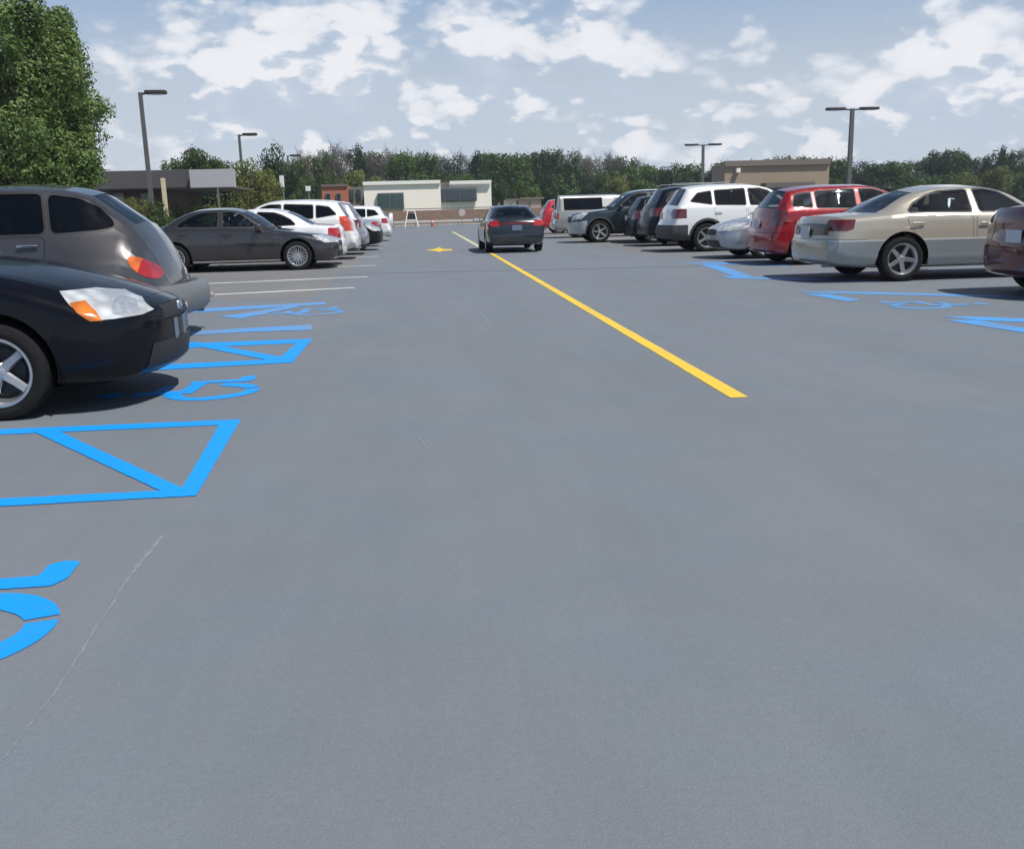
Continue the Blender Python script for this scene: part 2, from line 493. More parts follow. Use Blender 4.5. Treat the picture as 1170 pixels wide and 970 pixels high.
    for k, fl in byid.items():
        if k in (0, 1, 7, 9, 99) or k not in parts or not fl: continue
        nm, mat, how, push = parts[k]
        if how == 'sym': parts_obj[k] = [emit(fl, 'sym', 1, nm, mat, push)]
        else: parts_obj[k] = [emit(fl, 'pair', sg, nm, mat, push) for sg in (1, -1)]
    for k, ob in parts_obj.items():      # indicators sit in the headlight, handles on the doors
        if parts[k][0] in ('indicator', 'tail_indicator', 'lamp_reflector'):
            for kk in parts_obj:
                if parts[kk][0] == ('taillight' if parts[k][0] == 'tail_indicator' else 'headlight'):
                    for a, b_ in zip(ob, parts_obj[kk]): a.parent = b_
    for q, k in enumerate(door_ids):
        if k not in parts_obj: continue
        s_, z_ = spec['handles'][q]
        for dob, sg in zip(parts_obj[k], (1, -1)):
            hb = bmesh.new(); yy = W-.012 if 'hy' not in spec else spec['hy']
            bx(hb, (h-s_, sg*(yy+.018), z_), (.19, .022, .03), .01)
            mesh_obj('handle', hb, o.get('handle') and M[o['handle']] or pmat, dob, smooth=40)
    # door mirrors
    s_, z_ = spec['mirror']
    for sg in (1, -1):
        mb = bmesh.new()
        bx(mb, (h-s_, sg*(W+.10), z_), (.13, .22, .15), .05, 3)
        bx(mb, (h-s_+.02, sg*(W-.02), z_-.05), (.07, .12, .04), .012)
        mo = mesh_obj('door_mirror', mb, M['black'] if o.get('blackmirror') else pmat, root, smooth=40)
        mb = bmesh.new(); bx(mb, (h-s_-.067, sg*(W+.10), z_), (.004, .18, .11), .0); mesh_obj('mirror_glass', mb, M['chrome'], mo)
    # wheels
    mt, mr, mb_ = get_wheel(wz, o['spokes'], o['style'], o['dark'])
    for sw in arches:
        for sg in (1, -1):
            w = D.objects.new('wheel', mb_); COL.objects.link(w); w.parent = root
            w.location = (h-sw, sg*(W-.125), wz); w.rotation_euler = (0, random.uniform(0, 6), pi if sg > 0 else 0)
            for nm, me in (('tyre', mt), ('rim', mr)):
                q = D.objects.new(nm, me); COL.objects.link(q); q.parent = w
    # cabin: floor tub, dashboard, seats, steering wheel
    zf = spec['belt']; xr = spec['seats']
    cb = bmesh.new(); bx(cb, (h-spec['cowl']-.28, 0, zf-.06), (.45, 2*W-.36, .16), .05)
    mesh_obj('dashboard', cb, M['trim'], root, smooth=40)
    for row, s_ in enumerate(xr):
        if row == 0 or o.get('separate_rear'):
            for yy in (-.36, .36):
                cb = bmesh.new(); bx(cb, (h-s_, yy, zf-.18), (.16, .46, .62), .07, 3, rot=None)
                bx(cb, (h-s_-.03, yy, zf+.20), (.09, .25, .16), .04, 3); bx(cb, (h-s_+.25, yy, zf-.45), (.5, .48, .18), .06, 2)
                mesh_obj('seat', cb, M[o['seat']], root, smooth=40)
        else:
            cb = bmesh.new(); bx(cb, (h-s_, 0, zf-.18), (.18, 2*W-.5, .58), .07, 3); bx(cb, (h-s_+.25, 0, zf-.45), (.5, 2*W-.5, .18), .06, 2)
            for yy in (-.38, .38): bx(cb, (h-s_-.03, yy, zf+.15), (.08, .24, .13), .04, 3)
            mesh_obj('rear_seat', cb, M[o['seat']], root, smooth=40)
    sb = bmesh.new(); c0 = Vector((h-spec['cowl']-.62, .36, zf-.0)); tube(sb, [c0+Vector((sin(.4)*.18*sin(a), cos(a)*.18, .18*sin(a)*cos(.4))) for a in [2*pi*k/16 for k in range(17)]], .013, 6)
    mesh_obj('steering_wheel', sb, M['trim'], root, smooth=40)
    # number plates (blank at this size), exhaust
    if o['plate']:
        sx, zz = spec['plate']; pb = bmesh.new(); bx(pb, (h-sx, 0, zz), (.012, .31, .155), .004); mesh_obj('number_plate', pb, M[o['plate']], root)
    if spec.get('exhaust', True):
        eb = bmesh.new(); tube(eb, [(-h+.35, -.5, .24), (-h+.08, -.5, .24)], .03, 10); mesh_obj('exhaust_pipe', eb, M['alloyd'], root, smooth=40)
    if o['rails']:
        for sg in (1, -1):
            rb_ = bmesh.new(); z0 = spec['railz']; a, b_ = spec['rail']
            tube(rb_, [(h-a, sg*(W-.26), z0-.02), (h-a-.08, sg*(W-.26), z0+.045), (h-b_+.08, sg*(W-.26), z0+.045), (h-b_, sg*(W-.26), z0-.02)], .018, 8)
            mesh_obj('roof_rail', rb_, M['alloyd'], root, smooth=40)
    return root

def scale_keys(keys, fL=1, fW=1, fZ=1, dz=0):
    return [tuple([k[0]*fL, k[1], k[2]*fW, k[3]*fZ+dz, k[4]*fZ+dz, k[5]*fW, k[6]])+tuple(k[7:]) for k in keys]
SPEC = {}
SPEC['sedan'] = dict(L=4.80, W=.90, wheels=(.96, 3.70), wr=.325, soft=(.045, .075), belt=.98, cowl=1.42, seats=(2.55, 3.45), railz=1.45,
    keys=[(0.0, .40, .50, .50, .56, .42, .30), (.015, .30, .66, .54, .62, .56, .30), (.06, .24, .78, .58, .67, .62, .29), (.16, .21, .84, .64, .725, .66, .26),
          (.45, .19, .875, .73, .81, .70, .22), (.95, .19, .895, .82, .89, .73, .17), (1.42, .19, .90, .885, .955, .76, .14, 1), (2.12, .19, .90, .935, 1.365, .60, .10),
          (2.32, .19, .90, .94, 1.415, .58, .04), (2.75, .19, .90, .95, 1.44, .575, 0), (3.20, .19, .90, .96, 1.415, .565, -.03), (3.42, .19, .90, .965, 1.365, .56, -.07),
          (4.08, .20, .895, .975, 1.04, .72, -.14, 1), (4.35, .21, .885, .955, 1.025, .70, -.14), (4.66, .24, .86, .93, .995, .66, -.15, 1), (4.72, .26, .84, .84, .93, .64, -.15),
          (4.76, .28, .82, .64, .70, .62, -.15), (4.79, .32, .78, .56, .60, .58, -.15), (4.80, .40, .66, .50, .52, .48, -.15)],
    glasskeys=(6, 7, 11, 12), hoodkey=3, deckkey=14,
    windows=[[(1.80, 1.0), (2.58, 1.01), (2.60, 1.345), (2.42, 1.345), (2.22, 1.30)], [(2.70, 1.01), (3.62, 1.03), (3.50, 1.15), (3.30, 1.26), (3.10, 1.325), (2.70, 1.345)]],
    doors=[[(1.48, .30), (2.62, .30), (2.645, .955), (1.52, .915)], [(2.68, .30), (3.27, .30), (3.45, .60), (3.62, .80), (3.66, .955), (2.70, .95)]],
    handles=[(2.50, .83), (3.50, .85)], mirror=(1.78, .99),
    fbump=[(-.1, .15), (.56, .15), (.56, .59), (.2, .60), (-.1, .52)], rbump=[(4.25, .15), (4.95, .15), (4.95, .60), (4.25, .60)],
    headside=[('s', [(.62, .775), (.42, .775), (.17, .715), (.04, .655), (.06, .60), (.34, .605)])], 
    tailside=[('s', [(4.42, .93), (4.42, .78), (4.60, .66), (4.95, .66), (4.95, .93)])],
    extra=(('grille', 'black', 'f', [(-.01, .51), (.36, .52), (.33, .625), (-.01, .64)], 0), ('intake', 'black', 'f', [(-.01, .27), (.50, .27), (.46, .40), (-.01, .41)], 0)),
    plate=(4.785, .74))
SPEC['hatch'] = dict(L=4.15, W=.86, wheels=(.80, 3.38), wr=.31, soft=(.05, .09), belt=1.02, cowl=1.05, seats=(2.15, 3.05), railz=1.52,
    keys=[(0.0, .40, .50, .52, .58, .42, .26), (.02, .28, .66, .58, .66, .56, .26), (.08, .23, .77, .65, .74, .62, .25), (.25, .20, .82, .75, .83, .66, .22),
          (.65, .19, .85, .84, .92, .70, .17), (1.05, .19, .86, .90, .99, .74, .14, 1), (1.85, .19, .86, .97, 1.46, .60, .08), (2.1, .19, .86, .98, 1.51, .58, .03),
          (2.7, .19, .86, 1.0, 1.52, .575, 0), (3.5, .19, .86, 1.02, 1.475, .56, -.04), (3.72, .2, .86, 1.03, 1.44, .56, -.08, 1), (3.98, .22, .86, 1.01, 1.10, .70, -.10, 1),
          (4.04, .24, .85, .86, .96, .68, -.10), (4.10, .26, .83, .64, .72, .62, -.11), (4.14, .30, .78, .56, .60, .58, -.12), (4.15, .38, .66, .5, .53, .48, -.12)],
    glasskeys=(5, 6, 10, 11), hoodkey=3, deckkey=13, rearlid='tailgate',
    windows=[[(1.42, 1.05), (2.30, 1.06), (2.32, 1.41), (2.05, 1.41), (1.88, 1.36)], [(2.42, 1.06), (3.20, 1.08), (3.20, 1.38), (2.42, 1.415)], [(3.29, 1.09), (3.68, 1.12), (3.60, 1.33), (3.29, 1.37)]],
    doors=[[(1.15, .30), (2.35, .30), (2.37, 1.0), (1.2, .95)], [(2.41, .30), (2.95, .30), (3.1, .6), (3.24, .8), (3.26, 1.03), (2.42, 1.0)]],
    handles=[(2.22, .88), (3.12, .90)], mirror=(1.36, 1.03),
    fbump=[(-.1, .15), (.45, .15), (.45, .60), (-.1, .55)], rbump=[(3.75, .15), (4.4, .15), (4.4, .62), (3.75, .62)],
    headside=[('s', [(.62, .86), (.45, .88), (.12, .74), (.05, .64), (.3, .64)])],
    tailside=[('s', [(3.80, 1.02), (3.80, .76), (4.4, .74), (4.4, 1.02)])],
    extra=(('grille', 'black', 'f', [(-.01, .52), (.38, .53), (.36, .66), (-.01, .67)], 0),), plate=(4.115, .80))
SPEC['suv'] = dict(L=4.65, W=.93, wheels=(.92, 3.64), wr=.36, soft=(.05, .08), rail=(2.2, 3.95), belt=1.14, cowl=1.22, seats=(2.35, 3.2), railz=1.69,
    keys=[(0.0, .45, .55, .60, .70, .5, .24), (.02, .32, .72, .70, .80, .62, .24), (.07, .28, .82, .80, .90, .68, .23), (.22, .27, .89, .90, .985, .74, .20),
          (.70, .27, .92, .97, 1.04, .77, .15), (1.22, .27, .93, 1.01, 1.09, .80, .12, 1), (1.98, .27, .93, 1.07, 1.60, .64, .08), (2.25, .27, .93, 1.08, 1.66, .62, .03),
          (2.9, .27, .93, 1.09, 1.69, .62, 0), (3.9, .27, .925, 1.11, 1.655, .61, -.04), (4.12, .28, .92, 1.12, 1.61, .61, -.08, 1), (4.40, .30, .91, 1.10, 1.19, .76, -.10, 1),
          (4.48, .32, .90, .98, 1.08, .74, -.10), (4.56, .33, .89, .70, .82, .70, -.10), (4.63, .35, .86, .60, .66, .62, -.10), (4.65, .42, .74, .55, .58, .5, -.10)],
    glasskeys=(5, 6, 10, 11), hoodkey=3, deckkey=13, rearlid='tailgate',
    windows=[[(1.58, 1.14), (2.52, 1.15), (2.54, 1.55), (2.22, 1.55), (2.02, 1.49)], [(2.64, 1.15), (3.42, 1.17), (3.42, 1.52), (2.64, 1.555)], [(3.52, 1.18), (4.06, 1.26), (3.86, 1.46), (3.52, 1.51)]],
    doors=[[(1.34, .40), (2.57, .40), (2.59, 1.09), (1.38, 1.05)], [(2.63, .40), (3.18, .40), (3.3, .68), (3.44, .88), (3.47, 1.12), (2.64, 1.09)]],
    handles=[(2.44, .98), (3.34, 1.0)], mirror=(1.58, 1.13),
    fbump=[(-.1, .2), (.5, .2), (.5, .72), (-.1, .66)], rbump=[(4.15, .2), (4.9, .2), (4.9, .68), (4.15, .68)],
    headside=[('s', [(.55, .97), (.4, .98), (.12, .88), (.05, .76), (.3, .76)])],
    tailside=[('s', [(4.18, 1.08), (4.18, .86), (4.9, .82), (4.9, 1.08)])],
    extra=(('grille', 'black', 'f', [(-.01, .66), (.42, .67), (.40, .84), (-.01, .86)], 0),), plate=(4.60, .92))
SPEC['retro'] = dict(L=4.25, W=.86, wheels=(.80, 3.40), wr=.325, soft=(.09, .13), belt=1.02, cowl=1.20, seats=(2.2, 3.0), railz=1.58, wround=.06,
    keys=[(0.0, .42, .40, .50, .58, .30, .20), (.03, .32, .52, .62, .70, .36, .22), (.10, .28, .60, .76, .86, .40, .22), (.35, .24, .70, .86, .98, .46, .20),
          (.80, .22, .76, .93, 1.06, .54, .17), (1.20, .22, .80, .97, 1.12, .66, .14, 1), (1.85, .22, .82, 1.0, 1.50, .58, .07), (2.2, .22, .83, 1.0, 1.57, .57, .03),
          (2.7, .22, .83, 1.0, 1.585, .56, 0), (3.2, .22, .82, 1.0, 1.54, .54, -.04), (3.42, .23, .81, .99, 1.485, .53, -.08, 1), (3.80, .25, .78, .97, 1.20, .53, -.10, 1),
          (3.92, .27, .76, .88, 1.04, .50, -.10), (4.03, .30, .73, .66, .80, .46, -.10), (4.09, .33, .68, .50, .60, .42, -.10), (4.10, .40, .5, .44, .48, .36, -.10)],
    glasskeys=(5, 6, 10, 11), hoodkey=3, deckkey=14, rearlid='tailgate', flare=((.80, .12, .58), (3.48, .15, .64)),
    windows=[[(1.50, 1.10), (2.28, 1.10), (2.28, 1.46), (2.0, 1.46), (1.80, 1.40)], [(2.36, 1.10), (3.045, 1.10), (2.99, 1.475), (2.36, 1.48)], [(3.105, 1.10), (3.50, 1.12), (3.65, 1.145), (3.63, 1.21), (3.50, 1.34), (3.32, 1.43), (3.05, 1.47)]],
    doors=[[(1.25, .32), (2.30, .32), (2.32, 1.06), (1.28, 1.04)], [(2.34, .32), (2.85, .32), (2.98, .70), (3.04, .85), (3.05, 1.07), (2.35, 1.06)]],
    handles=[(2.18, .97), (2.90, .99)], hy=.80, mirror=(1.45, 1.08),
    fbump=[(-.1, .15), (.25, .15), (.25, .50), (-.1, .48)], rbump=[(3.95, .15), (4.3, .15), (4.3, .40), (3.95, .40)],
    headside=[('s', [(.45, .84), (.30, .84), (.15, .74), (.2, .66), (.42, .68)])],
    taily=.5, tailside=[('s', rounded([(3.78, .86), (3.82, .76), (3.91, .68), (4.02, .63), (4.04, .71), (3.96, .80), (3.86, .87)], .06, 3))],
    extra=(('grille', 'chrome', 'f', [(-.01, .50), (.22, .50), (.26, .78), (-.01, .80)], 0), ('tail_indicator', 'amberr', 's', [(3.70, .95), (3.70, .70), (3.87, .70), (3.93, .95)], 0)), plate=(4.06, .78))
s_ = dict(SPEC['suv']); s_['keys'] = [k for k in s_['keys']]
SPEC['pickup'] = dict(s_, L=5.3, W=.95, wheels=(.95, 4.15), wr=.37, seats=(2.5,), rearlid='tailgate',
    keys=s_['keys'][:7]+[(2.20, .30, .95, 1.10, 1.76, .66, .02), (2.75, .30, .95, 1.11, 1.80, .66, 0), (3.3, .30, .95, 1.12, 1.80, .66, 0), (5.02, .32, .95, 1.12, 1.80, .70, -.03, 1),
          (5.15, .34, .94, 1.10, 1.22, .80, -.03, 1), (5.19, .36, .93, .95, 1.10, .80, -.03), (5.22, .38, .92, .70, .82, .78, -.03), (5.28, .42, .90, .62, .66, .70, -.03), (5.3, .46, .85, .56, .6, .6, -.03)],
    glasskeys=(5, 6, 10, 11), deckkey=13,
    windows=[[(1.62, 1.16), (2.62, 1.17), (2.62, 1.62), (2.22, 1.62), (2.05, 1.54)], [(3.20, 1.18), (4.85, 1.18), (4.85, 1.66), (3.20, 1.66)]],
    wnames=['front_side_window', 'canopy_window'],
    doors=[[(1.34, .42), (2.70, .42), (2.72, 1.10), (1.38, 1.06)]], handles=[(2.55, 1.0)],
    rbump=[(4.95, .2), (5.5, .2), (5.5, .70), (4.95, .70)], tailside=[('s', [(5.08, 1.06), (5.08, .80), (5.5, .80), (5.5, 1.06)])], plate=(5.24, .9))
def variant(base, **k):
    d = dict(SPEC[base]); d.update(k); return d
# the near black sedan sits higher at the hood and has a long wedge lamp
ak = scale_keys(SPEC['sedan']['keys'], 1, 1, 1.055, .02)
for i_, dz_ in ((2, -.02), (3, -.035), (4, -.02), (5, .03), (6, .03)):
    k_ = list(ak[i_]); k_[3] += dz_; k_[4] += dz_; ak[i_] = tuple(k_)
acc = variant('sedan', wheels=(1.0, 3.74), keys=ak, belt=1.05,
    headside=[('s', [(.60, .83), (.46, .828), (.32, .797), (.19, .742), (.08, .665), (.12, .645), (.26, .638), (.375, .640), (.50, .735)])], headside_how='pair',
    fbump=[(-.1, .15), (.60, .15), (.60, .63), (.2, .64), (-.1, .58)],
    windows=[[(x, z*1.055+.02) for x, z in w] for w in SPEC['sedan']['windows']],
    doors=[[(x, z if z < .4 else z*1.055+.02) for x, z in w] for w in SPEC['sedan']['doors']],
    extra=(('indicator', 'amber', 's', [(.515, .755), (.455, .690), (.385, .635), (.315, .635), (.365, .70), (.44, .765)], 0), ('lamp_reflector', 'refl', 's', rounded([(.31, .775), (.27, .662), (.13, .66), (.20, .735)], .03), 0),
           ('grille', 'black', 'f', [(-.01, .575), (.34, .585), (.30, .69), (-.01, .70)], 0), ('intake', 'black', 'f', [(-.01, .27), (.56, .27), (.50, .44), (-.01, .44)], 0)),
    opt=dict(spokes=5, style='', exhaust=True))
def squash(sp, f):
    d = dict(sp); g = lambda ps: [(x, z if z < .4 else .4+(z-.4)*f) for x, z in ps]
    d['keys'] = [tuple(list(k[:3])+[.4+(k[3]-.4)*f, .4+(k[4]-.4)*f]+list(k[5:])) for k in sp['keys']]
    d['windows'] = [g(w) for w in sp['windows']]; d['doors'] = [g(w) for w in sp['doors']]
    d['handles'] = [(x, .4+(z-.4)*f) for x, z in sp['handles']]; d['mirror'] = (sp['mirror'][0], .4+(sp['mirror'][1]-.4)*f); d['belt'] = .4+(sp['belt']-.4)*f
    d['plate'] = (sp['plate'][0], .4+(sp['plate'][1]-.4)*f)
    for k in ('headside', 'tailside'): d[k] = [(a, g(p)) for a, p in sp[k]]
    return d
gold = variant('sedan', L=4.80,
    tailside=[('s', [(4.40, .93), (4.43, .79), (4.52, .76), (4.95, .76), (4.95, .93)])],
    extra=SPEC['sedan']['extra']+(('side_moulding', 'strip', 's', [(.62, .565), (4.7, .575), (4.7, .598), (.62, .588)], 0), ('lower_panel', 'lower', 's', [(.62, .1), (4.72, .1), (4.72, .574), (.62, .564)], 0)))
P = {k: paint('paint_'+k, c, m, r) for k, c, m, r in (
    ('black', (.003, .0035, .006), 0, .22), ('graphite', (.072, .070, .072), .55, .36), ('bronze', (.040, .038, .041), .55, .3), ('white', (.72, .73, .74), 0, .35),
    ('pearl', (.66, .66, .66), 0, .35), ('silver', (.42, .45, .50), .6, .34), ('lilac', (.30, .28, .32), .5, .35), ('jet', (.006, .006, .008), 0, .28), ('navy', (.005, .006, .011), 0, .28),
    ('maroon', (.09, .008, .014), .4, .32), ('gold', (.48, .435, .35), .5, .36), ('red', (.29, .005, .010), .25, .32), ('teal', (.013, .028, .037), .4, .32),
    ('fawn', (.36, .36, .34), .55, .36), ('scarlet', (.5, .015, .03), .1, .35), ('slate', (.012, .016, .024), .3, .28))}
def put(root, spec, sc, head, ox, oy, yaw=0):
    root.scale = (sc, sc, sc); root.rotation_euler.z = head+R(yaw); root.location = (ox, oy, 0)
def put_wheel(root, spec, sc, head, wi, px, py, yaw=0):
    g = gnd(px, py); d = (spec['L']/2-spec['wheels'][wi])*sc*(1 if head == 0 else -1)
    put(root, spec, sc, head, g.x-d, g.y+(spec['W']-.02)*sc, yaw)
def put_end(root, spec, sc, head, px, depth, py=255, yaw=0):
    """the end facing the aisle at pixel column px, centre line at depth"""
    x = at_depth(px, py, depth).x; s = -1 if px < VPX else 1
    put(root, spec, sc, head, x+s*spec['L']/2*sc, depth, yaw)
G = 'cars parked along the aisle'
def car(spec, p, label, cat='sedan', name='parked_car', **o):
    r = build_car(name, spec, P[p], label, cat, o); r['group'] = G; return r
# --- left row
c = car(acc, 'black', 'black sedan at the left edge with clear wedge headlight and amber corner, nose out', plate=None, spokes=5)
put_wheel(c, acc, .94, 0, 0, 3, 482)
nose = bmesh.new(); bx(nose, (2.385, 0, .50), (.012, .30, .15), .004); mesh_obj('number_plate', nose, M['plated'], c)
eb = bmesh.new(); lathe(eb, [(-.006, .045), (-.012, .052), (0, .056)], 20, closed=True)
bx(eb, (-.02, -.004, 0), (.010, .012, .07), .003); bx(eb, (.02, -.004, 0), (.010, .012, .07), .003); bx(eb, (0, -.004, 0), (.04, .010, .010), .003)
for v in eb.verts: v.co = Vector((2.392-v.co.y*1.0, v.co.x, .665+v.co.z*.8))
mesh_obj('emblem', eb, M['chrome'], c, smooth=40)
rs = SPEC['retro']
c = car(rs, 'graphite', 'dark grey retro wagon with bulging rear fender and orange red tail lamp', 'wagon', rglass='privacy', glass='privacy', tail='red', handle='chrome')
bb = bmesh.new(); N_ = 14
for i in range(N_+1):
    a = -1+2*i/N_; y = a*.80; x = -2.075+.17*abs(a)**3.2
    ring = []
    for k in range(12):
        t = 2*pi*k/12; ring.append(bb.verts.new((x+.075*cos(t)*(1 if cos(t) > 0 else 1.2), y, .42+.155*math.copysign(abs(sin(t))**.6, sin(t)))))
    if i:
        for k in range(12): bb.faces.new((prev[k], prev[(k+1) % 12], ring[(k+1) % 12], ring[k]))
    else: bb.faces.new(ring)
    prev = ring
bb.faces.new(prev[::-1]); bmesh.ops.recalc_face_normals(bb, faces=list(bb.faces))
m_b = simple('bumper_grey', (.13, .135, .14), .42, noise=.15)
bo = mesh_obj('bumper_bar', bb, m_b, c, smooth=50)
for sg in (1, -1):
    q = bmesh.new(); bx(q, (-2.09, sg*.62, .38), (.10, .10, .055), .012); mesh_obj('reflector', q, M['clear'], bo, smooth=40)
put_end(c, rs, 1.0, pi, 220, 10.25)
s3 = variant('sedan', L=4.80, W=.91, extra=SPEC['sedan']['extra']+(('sill_strip', 'strip', 's', [(1.35, .225), (3.3, .225), (3.3, .262), (1.35, .262)], 0),))
c = car(s3, 'bronze', 'dark brown grey sedan with many spoke wheels, nose to the aisle beside the retro wagon', spokes=9, style='twin', tail='redd')
put_wheel(c, s3, 1.0, 0, 0, 341, 309)
c = car(SPEC['sedan'], 'white', 'white sedan with dark side glass and red tail lamp behind the dark brown grey sedan', rglass='privacy', tail='red', plate='plate')
put_end(c, SPEC['sedan'], .98, pi, 395, 24.6)
s5 = variant('suv', tailside=[('s', [(4.14, 1.20), (4.20, .80), (4.9, .80), (4.9, 1.20)])])
c = car(s5, 'pearl', 'tall white wagon with upright orange red tail lamp, just past the white sedan', 'minivan', rglass='privacy', tail='ored', plate='plate', rails=False)
put_end(c, s5, .98, pi, 411, 27.6)
c = car(SPEC['suv'], 'lilac', 'greyish lilac crossover whose tail shows between the tall white wagon and the black hatchback', 'crossover', rglass='privacy', tail='redd')
put_end(c, SPEC['suv'], .98, pi, 421, 30.6)
c = car(SPEC['hatch'], 'jet', 'black hatchback with pale headlight, nose to the aisle in the far left row', 'hatchback')
put_end(c, SPEC['hatch'], 1.02, 0, 437, 34)
c = car(SPEC['sedan'], 'silver', 'silver sedan parked just past the black hatchback in the far left row')
put_end(c, SPEC['sedan'], 1.0, pi, 437, 38)
s9 = variant('suv', windows=[w for w in SPEC['suv']['windows']])
c = car(s9, 'white', 'white off-road car with spare wheel on its tail, last of the left row', 'off-roader', rglass='privacy')
q = bmesh.new(); lathe(q, [(0, .001), (.0, .30), (.03, .34), (.16, .34), (.2, .3), (.2, .001)][::-1], 28)
for v in q.verts: v.co = Vector((-2.38+v.co.y, v.co.x, .98+v.co.z))
mesh_obj('spare_wheel_cover', q, P['pearl'], c, smooth=40)
q = bmesh.new(); lathe(q, [(-.01, .001), (-.01, .16), (0, .16)], 24)
for v in q.verts: v.co = Vector((-2.385+v.co.y, v.co.x, .98+v.co.z))
mesh_obj('spare_wheel_badge', q, M['redd'], c)
put_end(c, s9, .95, pi, 448, 45)
# --- right row
s = variant('sedan', keys=scale_keys(SPEC['sedan']['keys'], 1, 1.02, 1.06, .01),
    windows=[[(x, z*1.06+.01) for x, z in w] for w in SPEC['sedan']['windows']], tailside=[('s', [(4.44, 1.0), (4.40, .80), (4.55, .70), (4.95, .70), (4.95, .86), (4.60, 1.0)])])
s['wheels'] = (.96, 3.92); s['keys'] = scale_keys(s['keys'], 1, 1, 1.03, 0)
c = car(s, 'maroon', 'dark maroon sedan cut off by the right edge of the photo, tail toward the aisle', tail='redd', plate='plate')
put_end(c, s, 1.0, 0, 1158, 11.25)
gold = squash(gold, .90); gold['wr'] = .315; gold['extra'] = gold['extra']+(('boot_garnish', 'garnish', 'r', [(-.01, .655), (.60, .665), (.62, .815), (-.01, .83)], 0),)
c = car(gold, 'gold', 'pale gold sedan with chrome side strip and five spoke wheels, tail to the aisle', plate='plate', handle=None, seat='seatt', tail='redd')
put_wheel(c, gold, 1.075, 0, 1, 1030, 322)
s = variant('hatch', tailside=[('s', [(3.78, 1.22), (3.80, .80), (3.90, .76), (4.4, .76), (4.4, 1.0), (3.95, 1.05)])])
c = car(s, 'red', 'bright red hatchback parked beyond the pale gold sedan', 'hatchback', rglass='glass', tail='redd', plate='plate')
put_wheel(c, s, 1.03, 0, 1, 922, 303)
c = car(SPEC['sedan'], 'silver', 'silver sedan with its nose out between the red hatchback and the white crossover', plate='plated')
put_end(c, SPEC['sedan'], 1.05, pi, 811, 22.0)
s = SPEC['suv']
c = car(s, 'white', 'white crossover with dark lower cladding and privacy glass, beyond the silver nose-out sedan', 'crossover', rglass='privacy', tail='redd', cladding=.44, plate='plate')
put_wheel(c, s, 1.05, 0, 1, 808, 288)
c = car(s, 'navy', 'near black sport utility vehicle parked just past the white crossover', 'suv', plate='plate', tail='redd', rails=True)

put_end(c, s, 1.09, 0, 731, 30.3)
c = car(SPEC['hatch'], 'jet', 'small black hatchback squeezed between the near black and the dark blue green sport utility vehicles', 'hatchback', plate='plate', tail='redd')
put_end(c, SPEC['hatch'], 1.08, 0, 714, 33.2)
c = car(s, 'teal', 'dark blue green sport utility vehicle with nose and silver front bumper out to the aisle', 'suv', cladding=.42, blackmirror=True)
for f in c.children:
    if f.name.startswith('front_bumper'): f.data.materials[0] = P['silver']
put_end(c, s, 1.10, pi, 649, 35.4)
c = car(SPEC['pickup'], 'fawn', 'silver grey pickup truck with a long dark windowed canopy over its bed', 'pickup truck', rglass='privacy', glass='privacy')
put_end(c, SPEC['pickup'], 1.0, 0, 630, 42)
c = car(SPEC['suv'], 'scarlet', 'red car half hidden behind the silver grey pickup, last of the right row', 'suv', rglass='privacy')
put_end(c, SPEC['suv'], 1.04, 0, 614, 50)
# --- the car driving up the aisle
s = variant('sedan', tailside=[('s', [(4.52, .965), (4.52, .80), (4.95, .78), (4.95, .965)])],
    extra=SPEC['sedan']['extra']+(('light_bar', 'redd', 'r', [(-.01, .84), (.5, .84), (.5, .90), (-.01, .90)], 0),), keys=SPEC['sedan']['keys'])
c = build_car('moving_car', s, P['slate'], 'dark blue grey sedan driving away up the middle of the aisle over the yellow line', 'sedan', dict(plate='plated', tail='red', spokes=5))
g0 = gnd(547, 289); g1 = gnd(624, 287)
c.scale = (.97,)*3; c.rotation_euler.z = pi/2+R(1.0)
gm = gnd(587, 288.5); c.location = (gm.x+.03, gm.y+2.40*.97-.5, 0)
